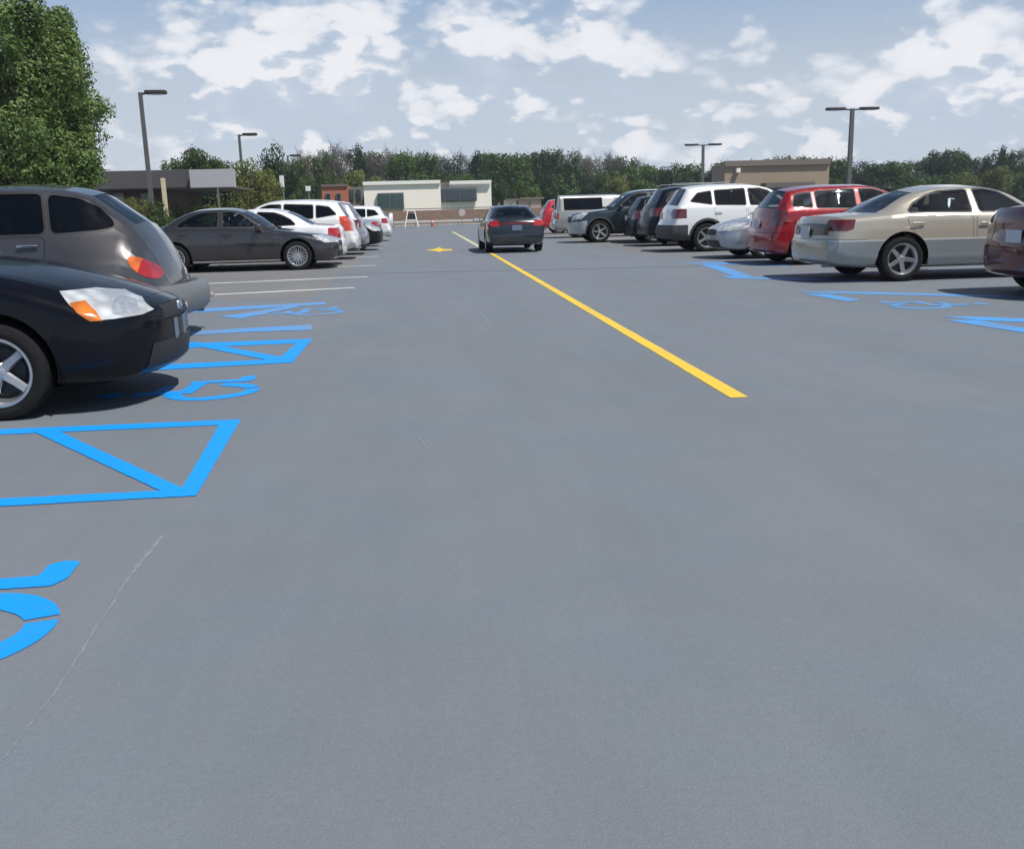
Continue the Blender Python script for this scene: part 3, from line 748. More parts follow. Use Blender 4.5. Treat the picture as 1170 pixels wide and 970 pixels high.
# ------------------------------------------------------------------ ground
def nodes(m): return m.node_tree.nodes.new, m.node_tree.links.new
def asphalt(name, col, warm, patches=True):
    m, nt, b = nmat(name); N, L = nodes(m)
    tc = N('ShaderNodeTexCoord')
    def noise(sc, det, scale=(1, 1, 1), rough=.6):
        mp = N('ShaderNodeMapping'); mp.inputs['Scale'].default_value = scale; L(tc.outputs['Object'], mp.inputs[0])
        n = N('ShaderNodeTexNoise'); n.inputs['Scale'].default_value = sc; n.inputs['Detail'].default_value = det; n.inputs['Roughness'].default_value = rough
        L(mp.outputs[0], n.inputs['Vector']); return n.outputs['Fac']
    big = noise(.45, 4, (1.6, .5, 1)); mid = noise(2.2, 6); streak = noise(1.6, 5, (4, .25, 1)); fine = noise(170, 3); grit = noise(45, 5, rough=.75); spots = noise(1.15, 7, rough=.72)
    def mr(x, a, b_, lo=.3, hi=.7):
        k = N('ShaderNodeMapRange'); k.inputs['From Min'].default_value = lo; k.inputs['From Max'].default_value = hi
        k.inputs['To Min'].default_value = a; k.inputs['To Max'].default_value = b_; L(x, k.inputs['Value']); return k.outputs[0]
    def mul(a, b_):
        k = N('ShaderNodeMath'); k.operation = 'MULTIPLY'; L(a, k.inputs[0]); L(b_, k.inputs[1]); return k.outputs[0]
    v = mul(mul(mr(big, .95, 1.05), mr(mid, .97, 1.03)), mul(mul(mr(streak, .975, 1.025), mr(spots, .80, 1, .27, .34)), mul(mr(fine, .90, 1.10), mr(grit, .93, 1.07))))
    mx = N('ShaderNodeMix'); mx.data_type = 'RGBA'; mx.inputs['A'].default_value = (*col, 1); mx.inputs['B'].default_value = (*warm, 1); L(mr(noise(.8, 5), 0, 1), mx.inputs['Factor'])
    sc = N('ShaderNodeVectorMath'); sc.operation = 'SCALE'; L(mx.outputs['Result'], sc.inputs[0]); L(v, sc.inputs['Scale']); L(sc.outputs[0], b.inputs['Base Color'])
    b.inputs['Roughness'].default_value = .72; b.inputs['Specular IOR Level'].default_value = .35
    bp = N('ShaderNodeBump'); bp.inputs['Strength'].default_value = .35; bp.inputs['Distance'].default_value = .004
    ad = N('ShaderNodeMath'); ad.operation = 'ADD'; L(fine, ad.inputs[0]); L(grit, ad.inputs[1]); L(ad.outputs[0], bp.inputs['Height']); L(bp.outputs[0], b.inputs['Normal'])
    return m
def worn(name, col, wear=.25, under=(.2, .21, .23)):
    m, nt, b = nmat(name); N, L = nodes(m); tc = N('ShaderNodeTexCoord')
    n = N('ShaderNodeTexNoise'); n.inputs['Scale'].default_value = 28; n.inputs['Detail'].default_value = 8; n.inputs['Roughness'].default_value = .7; L(tc.outputs['Object'], n.inputs['Vector'])
    n2 = N('ShaderNodeTexNoise'); n2.inputs['Scale'].default_value = 1.3; n2.inputs['Detail'].default_value = 3; L(tc.outputs['Object'], n2.inputs['Vector'])
    a = N('ShaderNodeMath'); a.operation = 'MULTIPLY_ADD'; L(n2.outputs['Fac'], a.inputs[0]); a.inputs[1].default_value = .5; L(n.outputs['Fac'], a.inputs[2])
    k = N('ShaderNodeMapRange'); k.inputs['From Min'].default_value = .98-wear; k.inputs['From Max'].default_value = 1.08-wear*.5; k.inputs['To Max'].default_value = min(.95, wear*2.6); L(a.outputs[0], k.inputs['Value'])
    mx = N('ShaderNodeMix'); mx.data_type = 'RGBA'; mx.inputs['A'].default_value = (*col, 1); mx.inputs['B'].default_value = (*under, 1); L(k.outputs[0], mx.inputs['Factor'])
    L(mx.outputs['Result'], b.inputs['Base Color']); b.inputs['Roughness'].default_value = .6
    return m
def grid_sheet(name, x0, x1, y0, y1, z, mat, nx=1, ny=1):
    vs = [(x0+(x1-x0)*i/nx, y0+(y1-y0)*j/ny, z) for j in range(ny+1) for i in range(nx+1)]
    fs = [(j*(nx+1)+i, j*(nx+1)+i+1, (j+1)*(nx+1)+i+1, (j+1)*(nx+1)+i) for j in range(ny) for i in range(nx)]
    return tag(pydata(name, vs, fs, mat), kind='structure')
m_asph = asphalt('sealed_asphalt', (.144, .170, .192), (.160, .170, .191))
m_old = asphalt('older_asphalt', (.160, .164, .171), (.176, .174, .172))
m_grass = simple('grass', (.07, .10, .035), .9, noise=.4, nscale=.35)
grid_sheet('ground', -900, 900, -60, 1500, -.012, m_grass)
grid_sheet('parking_lot_pavement', -70, 75, -25, 96, 0, m_asph)
yl = 14.6
grid_sheet('parking_bay_pavement', -9.5, -1.75, yl, 60, .0015, m_old)
grid_sheet('parking_bay_pavement', 5.8, 12.5, 24.0, 62, .0015, m_old)
BLUE = worn('blue_paint', (.0, .28, .84), .20, (.03, .22, .50)); BLUEW = worn('worn_blue_paint', (.03, .30, .75), .36, (.19, .23, .30))
BLUER = worn('faint_blue_paint', (.03, .34, .86), .40, (.14, .21, .31))
YEL = worn('yellow_paint', (.74, .50, .035), .22, (.25, .22, .15)); YELW = worn('pale_yellow_paint', (.55, .52, .30), .25); WHT = worn('white_paint', (.62, .61, .58), .26)
def mark(name, polys, mat, z=.003, px=True, label=None):
    bm = bmesh.new()
    for k_, p in enumerate(polys):
        zz = z+.0004*k_
        pw = [gnd(*q, zz) if px else Vector((q[0], q[1], zz)) for q in p]; vs = []
        for a_, c_ in zip(pw, pw[1:]+pw[:1]):          # hand-sprayed edges wander by a few millimetres
            n_ = max(1, min(90, int((c_-a_).length/.06)))
            for i_ in range(n_):
                e_ = a_.lerp(c_, i_/n_)
                vs.append(bm.verts.new(e_+Vector((random.uniform(-1, 1), random.uniform(-1, 1), 0))*(.0028 if i_ else .001)))
        if len(vs) > 2: bm.faces.new(vs)
    for f in bm.faces:
        f.normal_update()
        if f.normal.z < 0: f.normal_flip()
    o = mesh_obj(name, bm, mat); tag(o, label, None, None, 'structure'); return o
def strip(p, q, w0, w1=None):
    w1 = w1 or w0; p, q = Vector(p), Vector(q); n = Vector((-(q-p).y, (q-p).x)).normalized()
    return [tuple(p+n*w0/2), tuple(q+n*w1/2), tuple(q-n*w1/2), tuple(p-n*w0/2)]
# yellow centre line, with a paler far stretch beyond the moving car
def gxy(px, py): g = gnd(px, py); return (g.x, g.y)
a, b_ = gxy(845, 454.5), gxy(560, 289)
mark('road_line', [strip(a, b_, .115)], YEL, px=False, label='long bright yellow line down the middle of the aisle')
mark('road_line', [strip(gxy(559, 288.2), gxy(517, 265), .17)], YELW, .003, px=False, label='pale far stretch of the aisle line ahead of the moving car')
mark('road_marking', [[(486, 286), (496, 284.8), (502, 282.6), (505, 284.6), (517, 285), (517, 286.3), (506, 286.8), (502, 288), (497, 286.9)]], YEL, label='small yellow painted arrow left of the moving car')
# blue hatched access aisles
mark('road_marking', [[(-420, 508), (275, 479), (273, 484.5), (-420, 515)], [(275, 479), (225, 565), (203, 566), (253, 481)], [(-420, 590), (222, 558.5), (224, 566), (-420, 601)],
     [(36, 491.5), (62, 490), (214, 560), (186, 562)], [(-330, 508.5), (-298, 507), (-100, 578), (-140, 580)]], BLUE, label='bright blue hatched access aisle in front of the black sedan')
mark('road_marking', [[(40, 399), (357, 387), (354, 391.5), (40, 405)], [(357, 387), (334, 414), (313, 414), (343, 389)], [(0, 425), (335, 409.5), (335, 414), (0, 433)],
     [(205, 391.5), (228, 391), (335, 410), (312, 412.5)], [(70, 398), (92, 397), (190, 419), (165, 420)]], BLUE, .003, label='blue hatched access aisle beside the nose of the black sedan')
mark('road_marking', [[(40, 363), (372, 345), (372, 348), (40, 368)], [(60, 387), (355, 371), (358, 377), (290, 379), (60, 392)], [(250, 362), (330, 350), (345, 350), (275, 364)]], BLUEW, label='worn blue lines of the bay in front of the retro wagon')
def isa(cx, cy, sz, mat, label, flip=1, rot=0):
    """access symbol: up is away from the aisle, facing along +Y; (cx, cy) its centre"""
    P2 = []
    def q(u, v):    # u = forward, v = up, unit square
        return (cx-flip*v*sz, cy+u*sz)
    def seg(p, r, w):
        s = strip(p, r, w); P2.append([q(*k) for k in s])
    rc_ = Vector((-.10, -.20))
    for (t0, t1) in ((104, 282), (289, 352)):
        ts = [R(t0+(t1-t0)*k/26) for k in range(27)]
        out = [rc_+Vector((cos(t), sin(t)))*.30 for t in ts]; inn = [rc_+Vector((cos(t), sin(t)))*(.195+.015*sin(3*t)) for t in ts]
        e1 = [rc_+Vector((cos(ts[-1]), sin(ts[-1])))*(.2475+.052*cos(a))+Vector((-sin(ts[-1]), cos(ts[-1])))*.03*sin(a) for a in [pi*k/6 for k in range(1, 6)]]
        P2.append([q(*k) for k in out+(e1 if t1 > 300 else [])+inn[::-1]])
    seg((-.12, .30), (-.09, -.03), .12); seg((-.14, -.03), (.26, -.05), .10); seg((-.10, .14), (.16, .13), .08)
    P2.append([q(*k) for k in rounded([(.225, .02), (.235, -.37), (.30, -.40), (.45, -.39), (.47, -.34), (.44, -.29), (.335, -.295), (.315, .02)], .014, 3)])
    hd = [q(-.12+.085*cos(t), .43+.085*sin(t)) for t in [2*pi*k/14 for k in range(14)]]; P2.append(hd)
    # separate heights keep the stencil pieces from sharing a plane
    bm = bmesh.new()
    for k, p in enumerate(P2):
        f = bm.faces.new([bm.verts.new((x, y, .003+(.0003*(k % 3)) + (.0009 if k >= 6 else 0))) for x, y in p]); f.normal_update()
        if f.normal.z < 0: f.normal_flip()
    o = mesh_obj('road_marking', bm, mat); tag(o, label, None, None, 'structure')
g = gnd(84, 690)
isa(g.x-.52, g.y-.08, 1.05, BLUE, 'bright blue wheelchair symbol at the left edge nearest the camera')
g = gnd(290, 444)
isa(g.x-.50, g.y+.05, 1.1, BLUE, 'blue wheelchair symbol under the nose of the black sedan')
g = gnd(389, 356)
isa(g.x-.52, g.y+.1, 1.15, BLUEW, 'blue wheelchair symbol in the empty bay past the retro wagon')
# right side
mark('road_marking', [[(1077, 362), (1112, 361.5), (1400, 374), (1400, 378), (1120, 366)], [(1080, 365.5), (1118, 366), (1230, 384), (1225, 388), (1130, 374)], [(1180, 397), (1500, 412), (1500, 420), (1180, 403)]], BLUER, .003, label='sky blue hatching near the tail of the maroon sedan')
isa(gnd(1011, 350).x+.6, gnd(1011, 350).y, 1.15, BLUER, 'worn blue wheelchair symbol behind the maroon sedan', -1)
mark('road_marking', [[(908, 334), (950, 332.5), (1160, 338), (1160, 340), (950, 335.5)], [(920, 336), (945, 336), (985, 343), (968, 344.5)]], BLUER, .003, label='worn blue lines between the maroon and the pale gold sedans')
mark('road_marking', [[(762, 300.3), (815, 299.6), (900, 302.5), (900, 304), (815, 301.8)], [(800, 302.2), (818, 302), (862, 316), (842, 317)], [(820, 315.5), (1000, 320), (1000, 322), (838, 318.5)]], BLUER, .003, label='worn blue hatching behind the bright red hatchback')
# white bay lines
for k, (px, py, qx, qy) in enumerate([(60, 346, 405, 329), (60, 332, 420, 316.5), (150, 314, 430, 303.5), (300, 300, 433, 293), (330, 291, 438, 284.5), (380, 281.5, 441, 278), (395, 275.5, 445, 272.5), (400, 270.5, 448, 268)]):
    mark('road_line', [strip(gxy(px, py), gxy(qx, qy), .19)], WHT, px=False, label='faded white bay line on the left, row %d past the retro wagon' % (k+1))
for k, (px, d) in enumerate([(775, 26.6), (737, 29), (712, 33), (690, 38), (668, 44), (650, 51)]):
    p = at_depth(px, 290, d)
    mark('road_line', [strip((p.x, d), (p.x+5, d), .15)], WHT, px=False, label='faded white bay line on the right, row %d past the white crossover' % (k+1))
m_tar = simple('tar', (.10, .11, .125), .8, noise=.3)
mark('road_line', [strip(gxy(225, 321), gxy(440, 312.5), .05), strip(gxy(440, 312.3), gxy(800, 304.3), .09)], m_tar, .0022, px=False, label='dark tar seam crossing the aisle')
m_scuff = worn('scuff', (.245, .265, .295), .42, (.165, .187, .216))
sc_ = bmesh.new()
random.seed(3)
def wander(p, q, w, n=30, amp=.03):
    p, q = Vector(gxy(*p)), Vector(gxy(*q)); d = (q-p); nr = Vector((-d.y, d.x)).normalized(); prev = None; off = 0
    for i in range(n+1):
        off = off*.8+random.uniform(-amp, amp)*.35; c_ = p+d*i/n+nr*off; ww = w*random.uniform(.3, 1.2)
        v = (sc_.verts.new((*(c_+nr*ww/2), .0012)), sc_.verts.new((*(c_-nr*ww/2), .0012)))
        if prev: sc_.faces.new((prev[0], prev[1], v[1], v[0]))
        prev = v
wander((186, 612), (150, 655), .017, 30, .006); wander((150, 655), (60, 795), .009, 30, .008); wander((60, 795), (0, 872), .007, 20, .006); wander((478, 500), (489, 514), .014, 4, .01); wander((535, 338), (560, 372), .012, 6)
for f in sc_.faces:
    f.normal_update()
    if f.normal.z < 0: f.normal_flip()
tag(mesh_obj('pavement_surface', sc_, m_scuff), 'thin pale scratches and crack lines on the asphalt', kind='structure')
bm = bmesh.new(); bx(bm, (0, 96.2, .06), (110, .3, .15), .02); tag(mesh_obj('kerb', bm, simple('kerb_concrete', (.42, .40, .37), .8, noise=.2, nscale=2)), kind='structure')

# ------------------------------------------------------------------ sky and sun
SUN_EL, SUN_AZ = R(58), R(-42)           # azimuth measured from +X toward +Y
sd = Vector((cos(SUN_EL)*cos(SUN_AZ), cos(SUN_EL)*sin(SUN_AZ), sin(SUN_EL)))
sl = D.lights.new('sun', 'SUN'); sl.energy = 5.0; sl.angle = R(.55); sl.color = (1, .96, .90)
so = D.objects.new('sun', sl); COL.objects.link(so); so.rotation_euler = (-sd).to_track_quat('-Z', 'Y').to_euler(); so.location = (20, -5, 40)
w = D.worlds.new('World'); SC.world = w; w.use_nodes = True; nt = w.node_tree
N, L = nt.nodes.new, nt.links.new
bg = nt.nodes['Background']; outw = nt.nodes['World Output']
sky = N('ShaderNodeTexSky'); sky.sky_type = 'NISHITA'; sky.sun_disc = False; sky.sun_elevation = SUN_EL
sky.sun_rotation = pi/2-SUN_AZ; sky.air_density = 1.0; sky.dust_density = .8; sky.ozone_density = 1.5
L(sky.outputs[0], bg.inputs[0]); bg.inputs[1].default_value = .08
tc = N('ShaderNodeTexCoord')
def math_(op, a, b=None, c=None, clamp=False):
    k = N('ShaderNodeMath'); k.operation = op; k.use_clamp = clamp
    for i, x in enumerate((a, b, c)):
        if x is None: continue
        if isinstance(x, (int, float)): k.inputs[i].default_value = x
        else: L(x, k.inputs[i])
    return k.outputs[0]
def mrange(x, a, b, c=0, d=1, smooth=True):
    k = N('ShaderNodeMapRange'); k.interpolation_type = 'SMOOTHSTEP' if smooth else 'LINEAR'
    k.inputs['From Min'].default_value = a; k.inputs['From Max'].default_value = b; k.inputs['To Min'].default_value = c; k.inputs['To Max'].default_value = d; L(x, k.inputs['Value']); return k.outputs[0]
sepd = N('ShaderNodeSeparateXYZ'); L(tc.outputs['Generated'], sepd.inputs[0]); zdir = sepd.outputs['Z']
BL = [(310, 110, 170, .22), (620, 115, 190, .20), (1010, 140, 170, .13), (860, 140, 150, .12), (480, 130, 120, .12), (300, 45, 95, .36), (420, 42, 70, .30), (250, 95, 70, .16), (690, 45, 48, .42), (740, 75, 60, .30), (640, 62, 50, .22), (1090, 62, 75, .36), (1165, 95, 60, .25), (540, 10, 60, .3), (405, 8, 45, .25),
      (560, 45, 45, .22), (120, 25, 26, .2), (545, 85, 60, .15), (860, 80, 60, .18), (950, 85, 60, .14), (400, 110, 80, .10),
      (480, 50, 45, -.30), (900, 25, 110, -.25), (200, 15, 55, -.16), (100, 60, 60, -.05), (800, 30, 60, -.2), (1000, 45, 45, -.2), (505, 75, 28, -.15)]
def density(off):
    mp = N('ShaderNodeMapping'); mp.inputs['Location'].default_value = (0, 0, off); L(tc.outputs['Generated'], mp.inputs[0])
    m2 = N('ShaderNodeMapping'); m2.inputs['Scale'].default_value = (1, 1, 1.9); m2.inputs['Location'].default_value = (3.1, 1.7, .4); L(mp.outputs[0], m2.inputs[0])
    n = N('ShaderNodeTexNoise'); n.inputs['Scale'].default_value = 9.5; n.inputs['Detail'].default_value = 8; n.inputs['Roughness'].default_value = .6; n.inputs['Lacunarity'].default_value = 2.1; n.inputs['Distortion'].default_value = 0
    L(m2.outputs[0], n.inputs['Vector'])
    v = N('ShaderNodeTexVoronoi'); v.feature = 'F1'; v.inputs['Scale'].default_value = 21; v.inputs['Detail'].default_value = 1; v.inputs['Roughness'].default_value = .6
    wob = N('ShaderNodeTexNoise'); wob.inputs['Scale'].default_value = 14; wob.inputs['Detail'].default_value = 4; L(m2.outputs[0], wob.inputs['Vector'])
    wv = N('ShaderNodeVectorMath'); wv.operation = 'MULTIPLY_ADD'; L(wob.outputs['Color'], wv.inputs[0]); wv.inputs[1].default_value = (.06, .06, .06); L(m2.outputs[0], wv.inputs[2]); L(wv.outputs[0], v.inputs['Vector'])
    d = math_('ADD', n.outputs['Fac'], math_('MULTIPLY', math_('SUBTRACT', .38, v.outputs['Distance']), .36))
    for (px, py, r, wt) in BL:
        dd = ray(px, py); k = N('ShaderNodeVectorMath'); k.operation = 'DISTANCE'; L(mp.outputs[0], k.inputs[0]); k.inputs[1].default_value = dd
        d = math_('ADD', d, mrange(k.outputs['Value'], r/F_PX*1.25, 0, 0, wt*.62))
    return d
d0 = density(0); d1 = density(.036)
low = mrange(zdir, .02, .22, .14, 0)                     # more cloud banks toward the horizon
dens = math_('ADD', d0, low)
cover = mrange(dens, .39, .70)
edge = mrange(math_('SUBTRACT', d0, d1), -.05, .12)     # lit upper rims
thick = mrange(dens, .60, .90)
lit = math_('MULTIPLY_ADD', edge, .85, math_('MULTIPLY', thick, .18), clamp=True)
cr = N('ShaderNodeMix'); cr.data_type = 'RGBA'; cr.inputs['A'].default_value = (.52, .61, .74, 1); cr.inputs['B'].default_value = (.92, .92, .95, 1); L(lit, cr.inputs['Factor'])
bgc = N('ShaderNodeBackground'); L(cr.outputs['Result'], bgc.inputs[0]); bgc.inputs[1].default_value = 1.0
# pale air low over the horizon
bgh = N('ShaderNodeBackground'); hz = N('ShaderNodeMix'); hz.data_type = 'RGBA'; hz.inputs['A'].default_value = (.62, .69, .79, 1); hz.inputs['B'].default_value = (.32, .50, .78, 1); L(mrange(zdir, .10, .27), hz.inputs['Factor']); L(hz.outputs['Result'], bgh.inputs[0]); bgh.inputs[1].default_value = 1.0
mh = N('ShaderNodeMixShader'); L(mrange(zdir, .0, .60, .90, .0, False), mh.inputs[0]); L(bg.outputs[0], mh.inputs[1]); L(bgh.outputs[0], mh.inputs[2])
mc = N('ShaderNodeMixShader'); L(math_('MULTIPLY', cover, math_('MULTIPLY', mrange(zdir, -.01, .10, .60, .92), mrange(zdir, .35, .8, 1, .25))), mc.inputs[0]); L(mh.outputs[0], mc.inputs[1]); L(bgc.outputs[0], mc.inputs[2]); L(mc.outputs[0], outw.inputs[0])
vs_ = SC.view_settings; vs_.view_transform = 'Standard'; vs_.look = 'None'; vs_.exposure = 0; vs_.gamma = 1
w.cycles.sampling_method = 'MANUAL'; w.cycles.sample_map_resolution = 512
SC.cycles.use_denoising = True; SC.cycles.max_bounces = 8; SC.cycles.transparent_max_bounces = 16
# ------------------------------------------------------------------ trees
rng = np.random.default_rng(11)
def leafmat(name, a, b_, sc=.9):
    m, nt, b = nmat(name); N, L = nodes(m); tc = N('ShaderNodeTexCoord')
    n = N('ShaderNodeTexNoise'); n.inputs['Scale'].default_value = sc; n.inputs['Detail'].default_value = 5; n.inputs['Roughness'].default_value = .7; L(tc.outputs['Object'], n.inputs['Vector'])
    k = N('ShaderNodeMapRange'); k.inputs['From Min'].default_value = .35; k.inputs['From Max'].default_value = .65; L(n.outputs['Fac'], k.inputs['Value'])
    mx = N('ShaderNodeMix'); mx.data_type = 'RGBA'; mx.inputs['A'].default_value = (*a, 1); mx.inputs['B'].default_value = (*b_, 1); L(k.outputs[0], mx.inputs['Factor'])
    oi = N('ShaderNodeObjectInfo'); hs = N('ShaderNodeHueSaturation'); L(mx.outputs['Result'], hs.inputs['Color'])
    k2 = N('ShaderNodeMapRange'); k2.inputs['To Min'].default_value = .72; k2.inputs['To Max'].default_value = 1.3; L(oi.outputs['Random'], k2.inputs['Value']); L(k2.outputs[0], hs.inputs['Value'])
    L(hs.outputs[0], b.inputs['Base Color']); b.inputs['Roughness'].default_value = .5; b.inputs['Specular IOR Level'].default_value = .3
    tl = N('ShaderNodeBsdfTranslucent'); L(hs.outputs[0], tl.inputs[0]); ms = N('ShaderNodeMixShader'); ms.inputs[0].default_value = .28
    L(b.outputs[0], ms.inputs[1]); L(tl.outputs[0], ms.inputs[2]); L(ms.outputs[0], nt.nodes['Material Output'].inputs[0])
    return m
LF = dict(green=leafmat('leaf_green', (.045, .085, .018), (.085, .14, .03)), dark=leafmat('leaf_dark', (.018, .038, .014), (.04, .07, .022)),
          olive=leafmat('leaf_olive', (.11, .14, .035), (.20, .21, .055)), brown=leafmat('leaf_brown', (.10, .088, .068), (.15, .135, .10)),
          big=leafmat('leaf_maple', (.055, .100, .024), (.175, .24, .075), 1.7))
BARK = simple('bark', (.10, .085, .07), .9, noise=.3, nscale=8); BARKG = simple('grey_bark', (.17, .15, .135), .9, noise=.3, nscale=8)
def leaves(name, pts, dirs, size, mat, asp=.6):
    n = len(pts)
    nrm = dirs+rng.normal(0, .55, (n, 3)); nrm /= np.linalg.norm(nrm, axis=1)[:, None]
    t = rng.normal(0, 1, (n, 3)); t -= nrm*(t*nrm).sum(1)[:, None]; t /= np.linalg.norm(t, axis=1)[:, None]
    b = np.cross(nrm, t); s = size*rng.uniform(.6, 1.35, n)[:, None]
    c = [pts+t*s*.62, pts+b*s*asp*.5+nrm*s*.10, pts-t*s*.5, pts-b*s*asp*.5+nrm*s*.10]
    V = np.stack(c, 1).reshape(-1, 3).astype(np.float32)
    me = D.meshes.new(name); me.vertices.add(4*n); me.vertices.foreach_set('co', V.ravel())
    me.loops.add(4*n); me.loops.foreach_set('vertex_index', np.arange(4*n, dtype=np.int32))
    me.polygons.add(n); me.polygons.foreach_set('loop_start', np.arange(0, 4*n, 4, dtype=np.int32)); me.polygons.foreach_set('loop_total', np.full(n, 4, np.int32))
    me.update(calc_edges=True); me.materials.append(mat); return me
def crown_pts(blobs, n, inner=.35):
    w_ = np.array([b[3]**2 for b in blobs]); w_ /= w_.sum(); idx = rng.choice(len(blobs), n, p=w_)
    B = np.array([b[:5] for b in blobs])[idx]
    d = rng.normal(0, 1, (n, 3)); d /= np.linalg.norm(d, axis=1)[:, None]
    r = np.where(rng.random(n) < inner, rng.uniform(.35, .85, n), rng.uniform(.82, 1.08, n))
    # lumps on each blob
    r *= 1+.13*np.sin(d[:, 0]*7+B[:, 0]*3)*np.sin(d[:, 1]*6+1+B[:, 1]*5)+.10*np.sin(d[:, 2]*11+B[:, 2]*4)
    p = B[:, :3]+d*r[:, None]*np.stack([B[:, 3], B[:, 3], B[:, 3]*B[:, 4]], 1)
    f = lambda a, b, c, ph: np.sin(p[:, 0]*a+p[:, 1]*b+p[:, 2]*c+ph)
    k = crown_scale
    nz = f(3.1*k, 1.7*k, .9*k, .3)*f(-1.2*k, 2.9*k, 1.3*k, 1.1)+f(1.9*k, -2.2*k, 2.1*k, 2.)*f(5.3*k, 2.1*k, -1.7*k, .7)+.7*f(-4.1*k, 5.2*k, 2.3*k, 4.)
    keep = (nz > (-.12 if k > 1 else -.35)) | (rng.random(n) < .18)
    return p[keep], d[keep]
crown_scale = .55
def limbs(name, H, r0, blobs, mat, bare=False, seed=0):
    rd = random.Random(seed); bm = bmesh.new()
    top = max(b[2] for b in blobs)
    tr = [(0, 0, -.1), (.05*H/8, 0, H*.25), (-.03*H/8, .04, H*.5), (0, 0, top*.92)]
    tube(bm, tr, [r0*1.25, r0*.85, r0*.6, r0*.12], 8)
    def br(p, q, r, lev):
        mid = p.lerp(q, .5)+Vector((rd.uniform(-1, 1), rd.uniform(-1, 1), rd.uniform(0, 1)))*(q-p).length*.10
        tube(bm, [p, mid, q], [r, r*.65, r*.25], 5 if lev < 2 else 3, cap=False)
        if lev < (4 if bare else 2):
            for k in range(4 if bare else 3):
                t = rd.uniform(.35, 1); s = p.lerp(q, t); ln = (q-p).length*rd.uniform(.35, .62)
                d = ((q-p).normalized()+Vector((rd.uniform(-1, 1), rd.uniform(-1, 1), rd.uniform(-.3, .9)))*.8).normalized()
                br(s, s+d*ln, r*.45, lev+1)
    for b in blobs:
        z0 = max(H*.15, min(b[2]-b[3]*.8, top*.7)); br(Vector((0, 0, z0)), Vector(b[:3]), r0*.35, 1)
    me = D.meshes.new(name); bm.to_mesh(me); bm.free(); me.materials.append(mat)
    me.polygons.foreach_set('use_smooth', [True]*len(me.polygons)); return me
def tree_kind(seed, shape, H=10.):
    rd = random.Random(seed); bl = []
    if shape == 'round':
        for k in range(15):
            a = rd.uniform(0, 2*pi); q = rd.uniform(0, 1); z = H*(.30+.56*rd.random()); rad = H*.30*(1-abs((z/H-.55)/.5)**2*.6)*rd.uniform(.5, 1)
            bl.append((cos(a)*rad, sin(a)*rad, z, H*rd.uniform(.10, .17), .85))
        bl.append((0, 0, H*.84, H*.13, 1)); bl.append((0, 0, H*.5, H*.26, 1.1))
    elif shape == 'tall':
        for k in range(14):
            z = H*(.2+.7*k/13); rad = H*.15*rd.uniform(.1, 1)*(1.15-.7*z/H); a = rd.uniform(0, 6.3); bl.append((cos(a)*rad, sin(a)*rad, z, H*rd.uniform(.09, .14)*(1.25-.6*z/H), 1.2))
    elif shape == 'bush':
        for k in range(12):
            a = rd.uniform(0, 6.3); q = rd.uniform(0, .42)*H; bl.append((cos(a)*q, sin(a)*q, H*rd.uniform(.25, .68), H*rd.uniform(.16, .25), .9))
    elif shape == 'bare':
        for k in range(13):
            a = rd.uniform(0, 6.3); q = rd.uniform(.05, .32)*H; bl.append((cos(a)*q, sin(a)*q, H*rd.uniform(.5, .88), H*rd.uniform(.08, .12), 1))
    return bl
KIND = {}
def tree(kind, x, y, H, wf, label, group, name='tree'):
    if kind not in KIND:
        shape, leaf, n, size, seed = {'round_a': ('round', 'green', 5200, .34, 1), 'round_b': ('round', 'dark', 5200, .34, 2), 'round_c': ('round', 'green', 5000, .36, 5), 'tall_a': ('tall', 'dark', 4200, .30, 3),
            'tall_b': ('tall', 'green', 4200, .32, 9), 'olive': ('round', 'olive', 5200, .34, 4), 'bush': ('bush', 'olive', 4200, .42, 6), 'bush_b': ('bush', 'green', 4200, .42, 8), 'bare': ('bare', 'brown', 4200, .17, 7), 'bare_b': ('bare', 'brown', 3000, .16, 12)}[kind]
        bl = tree_kind(seed, shape); p, d = crown_pts(bl, int(n*1.5))
        p = p[p[:, 2] > (.15 if shape == 'bush' else .9)]; d = d[:len(p)]
        KIND[kind] = (limbs('trunk', 10., .22, bl, BARKG if 'bare' in kind else BARK, 'bare' in kind, seed), leaves('crown', p, d, size, LF[leaf]))
    t = empty(name, (x, y, -.02), random.uniform(0, 6.28)); s = H/9.6; t.scale = (s*wf, s*wf, s); tag(t, label, 'tree', group)
    for nm, me in zip(('trunk', 'crown'), KIND[kind]):
        o = D.objects.new(nm, me); COL.objects.link(o); o.parent = t
    return t
def tree_px(kind, px, ytop, dist, wpx, label, group):
    p = at_depth(px, ytop, dist); nat = {'tall': .42, 'bare': .74, 'bush': 1.1}.get(kind.split('_')[0], .80)*p.z
    return tree(kind, p.x, p.y, p.z, max(.6, min(1.9, wpx/F_PX*dist/nat)), label, group)
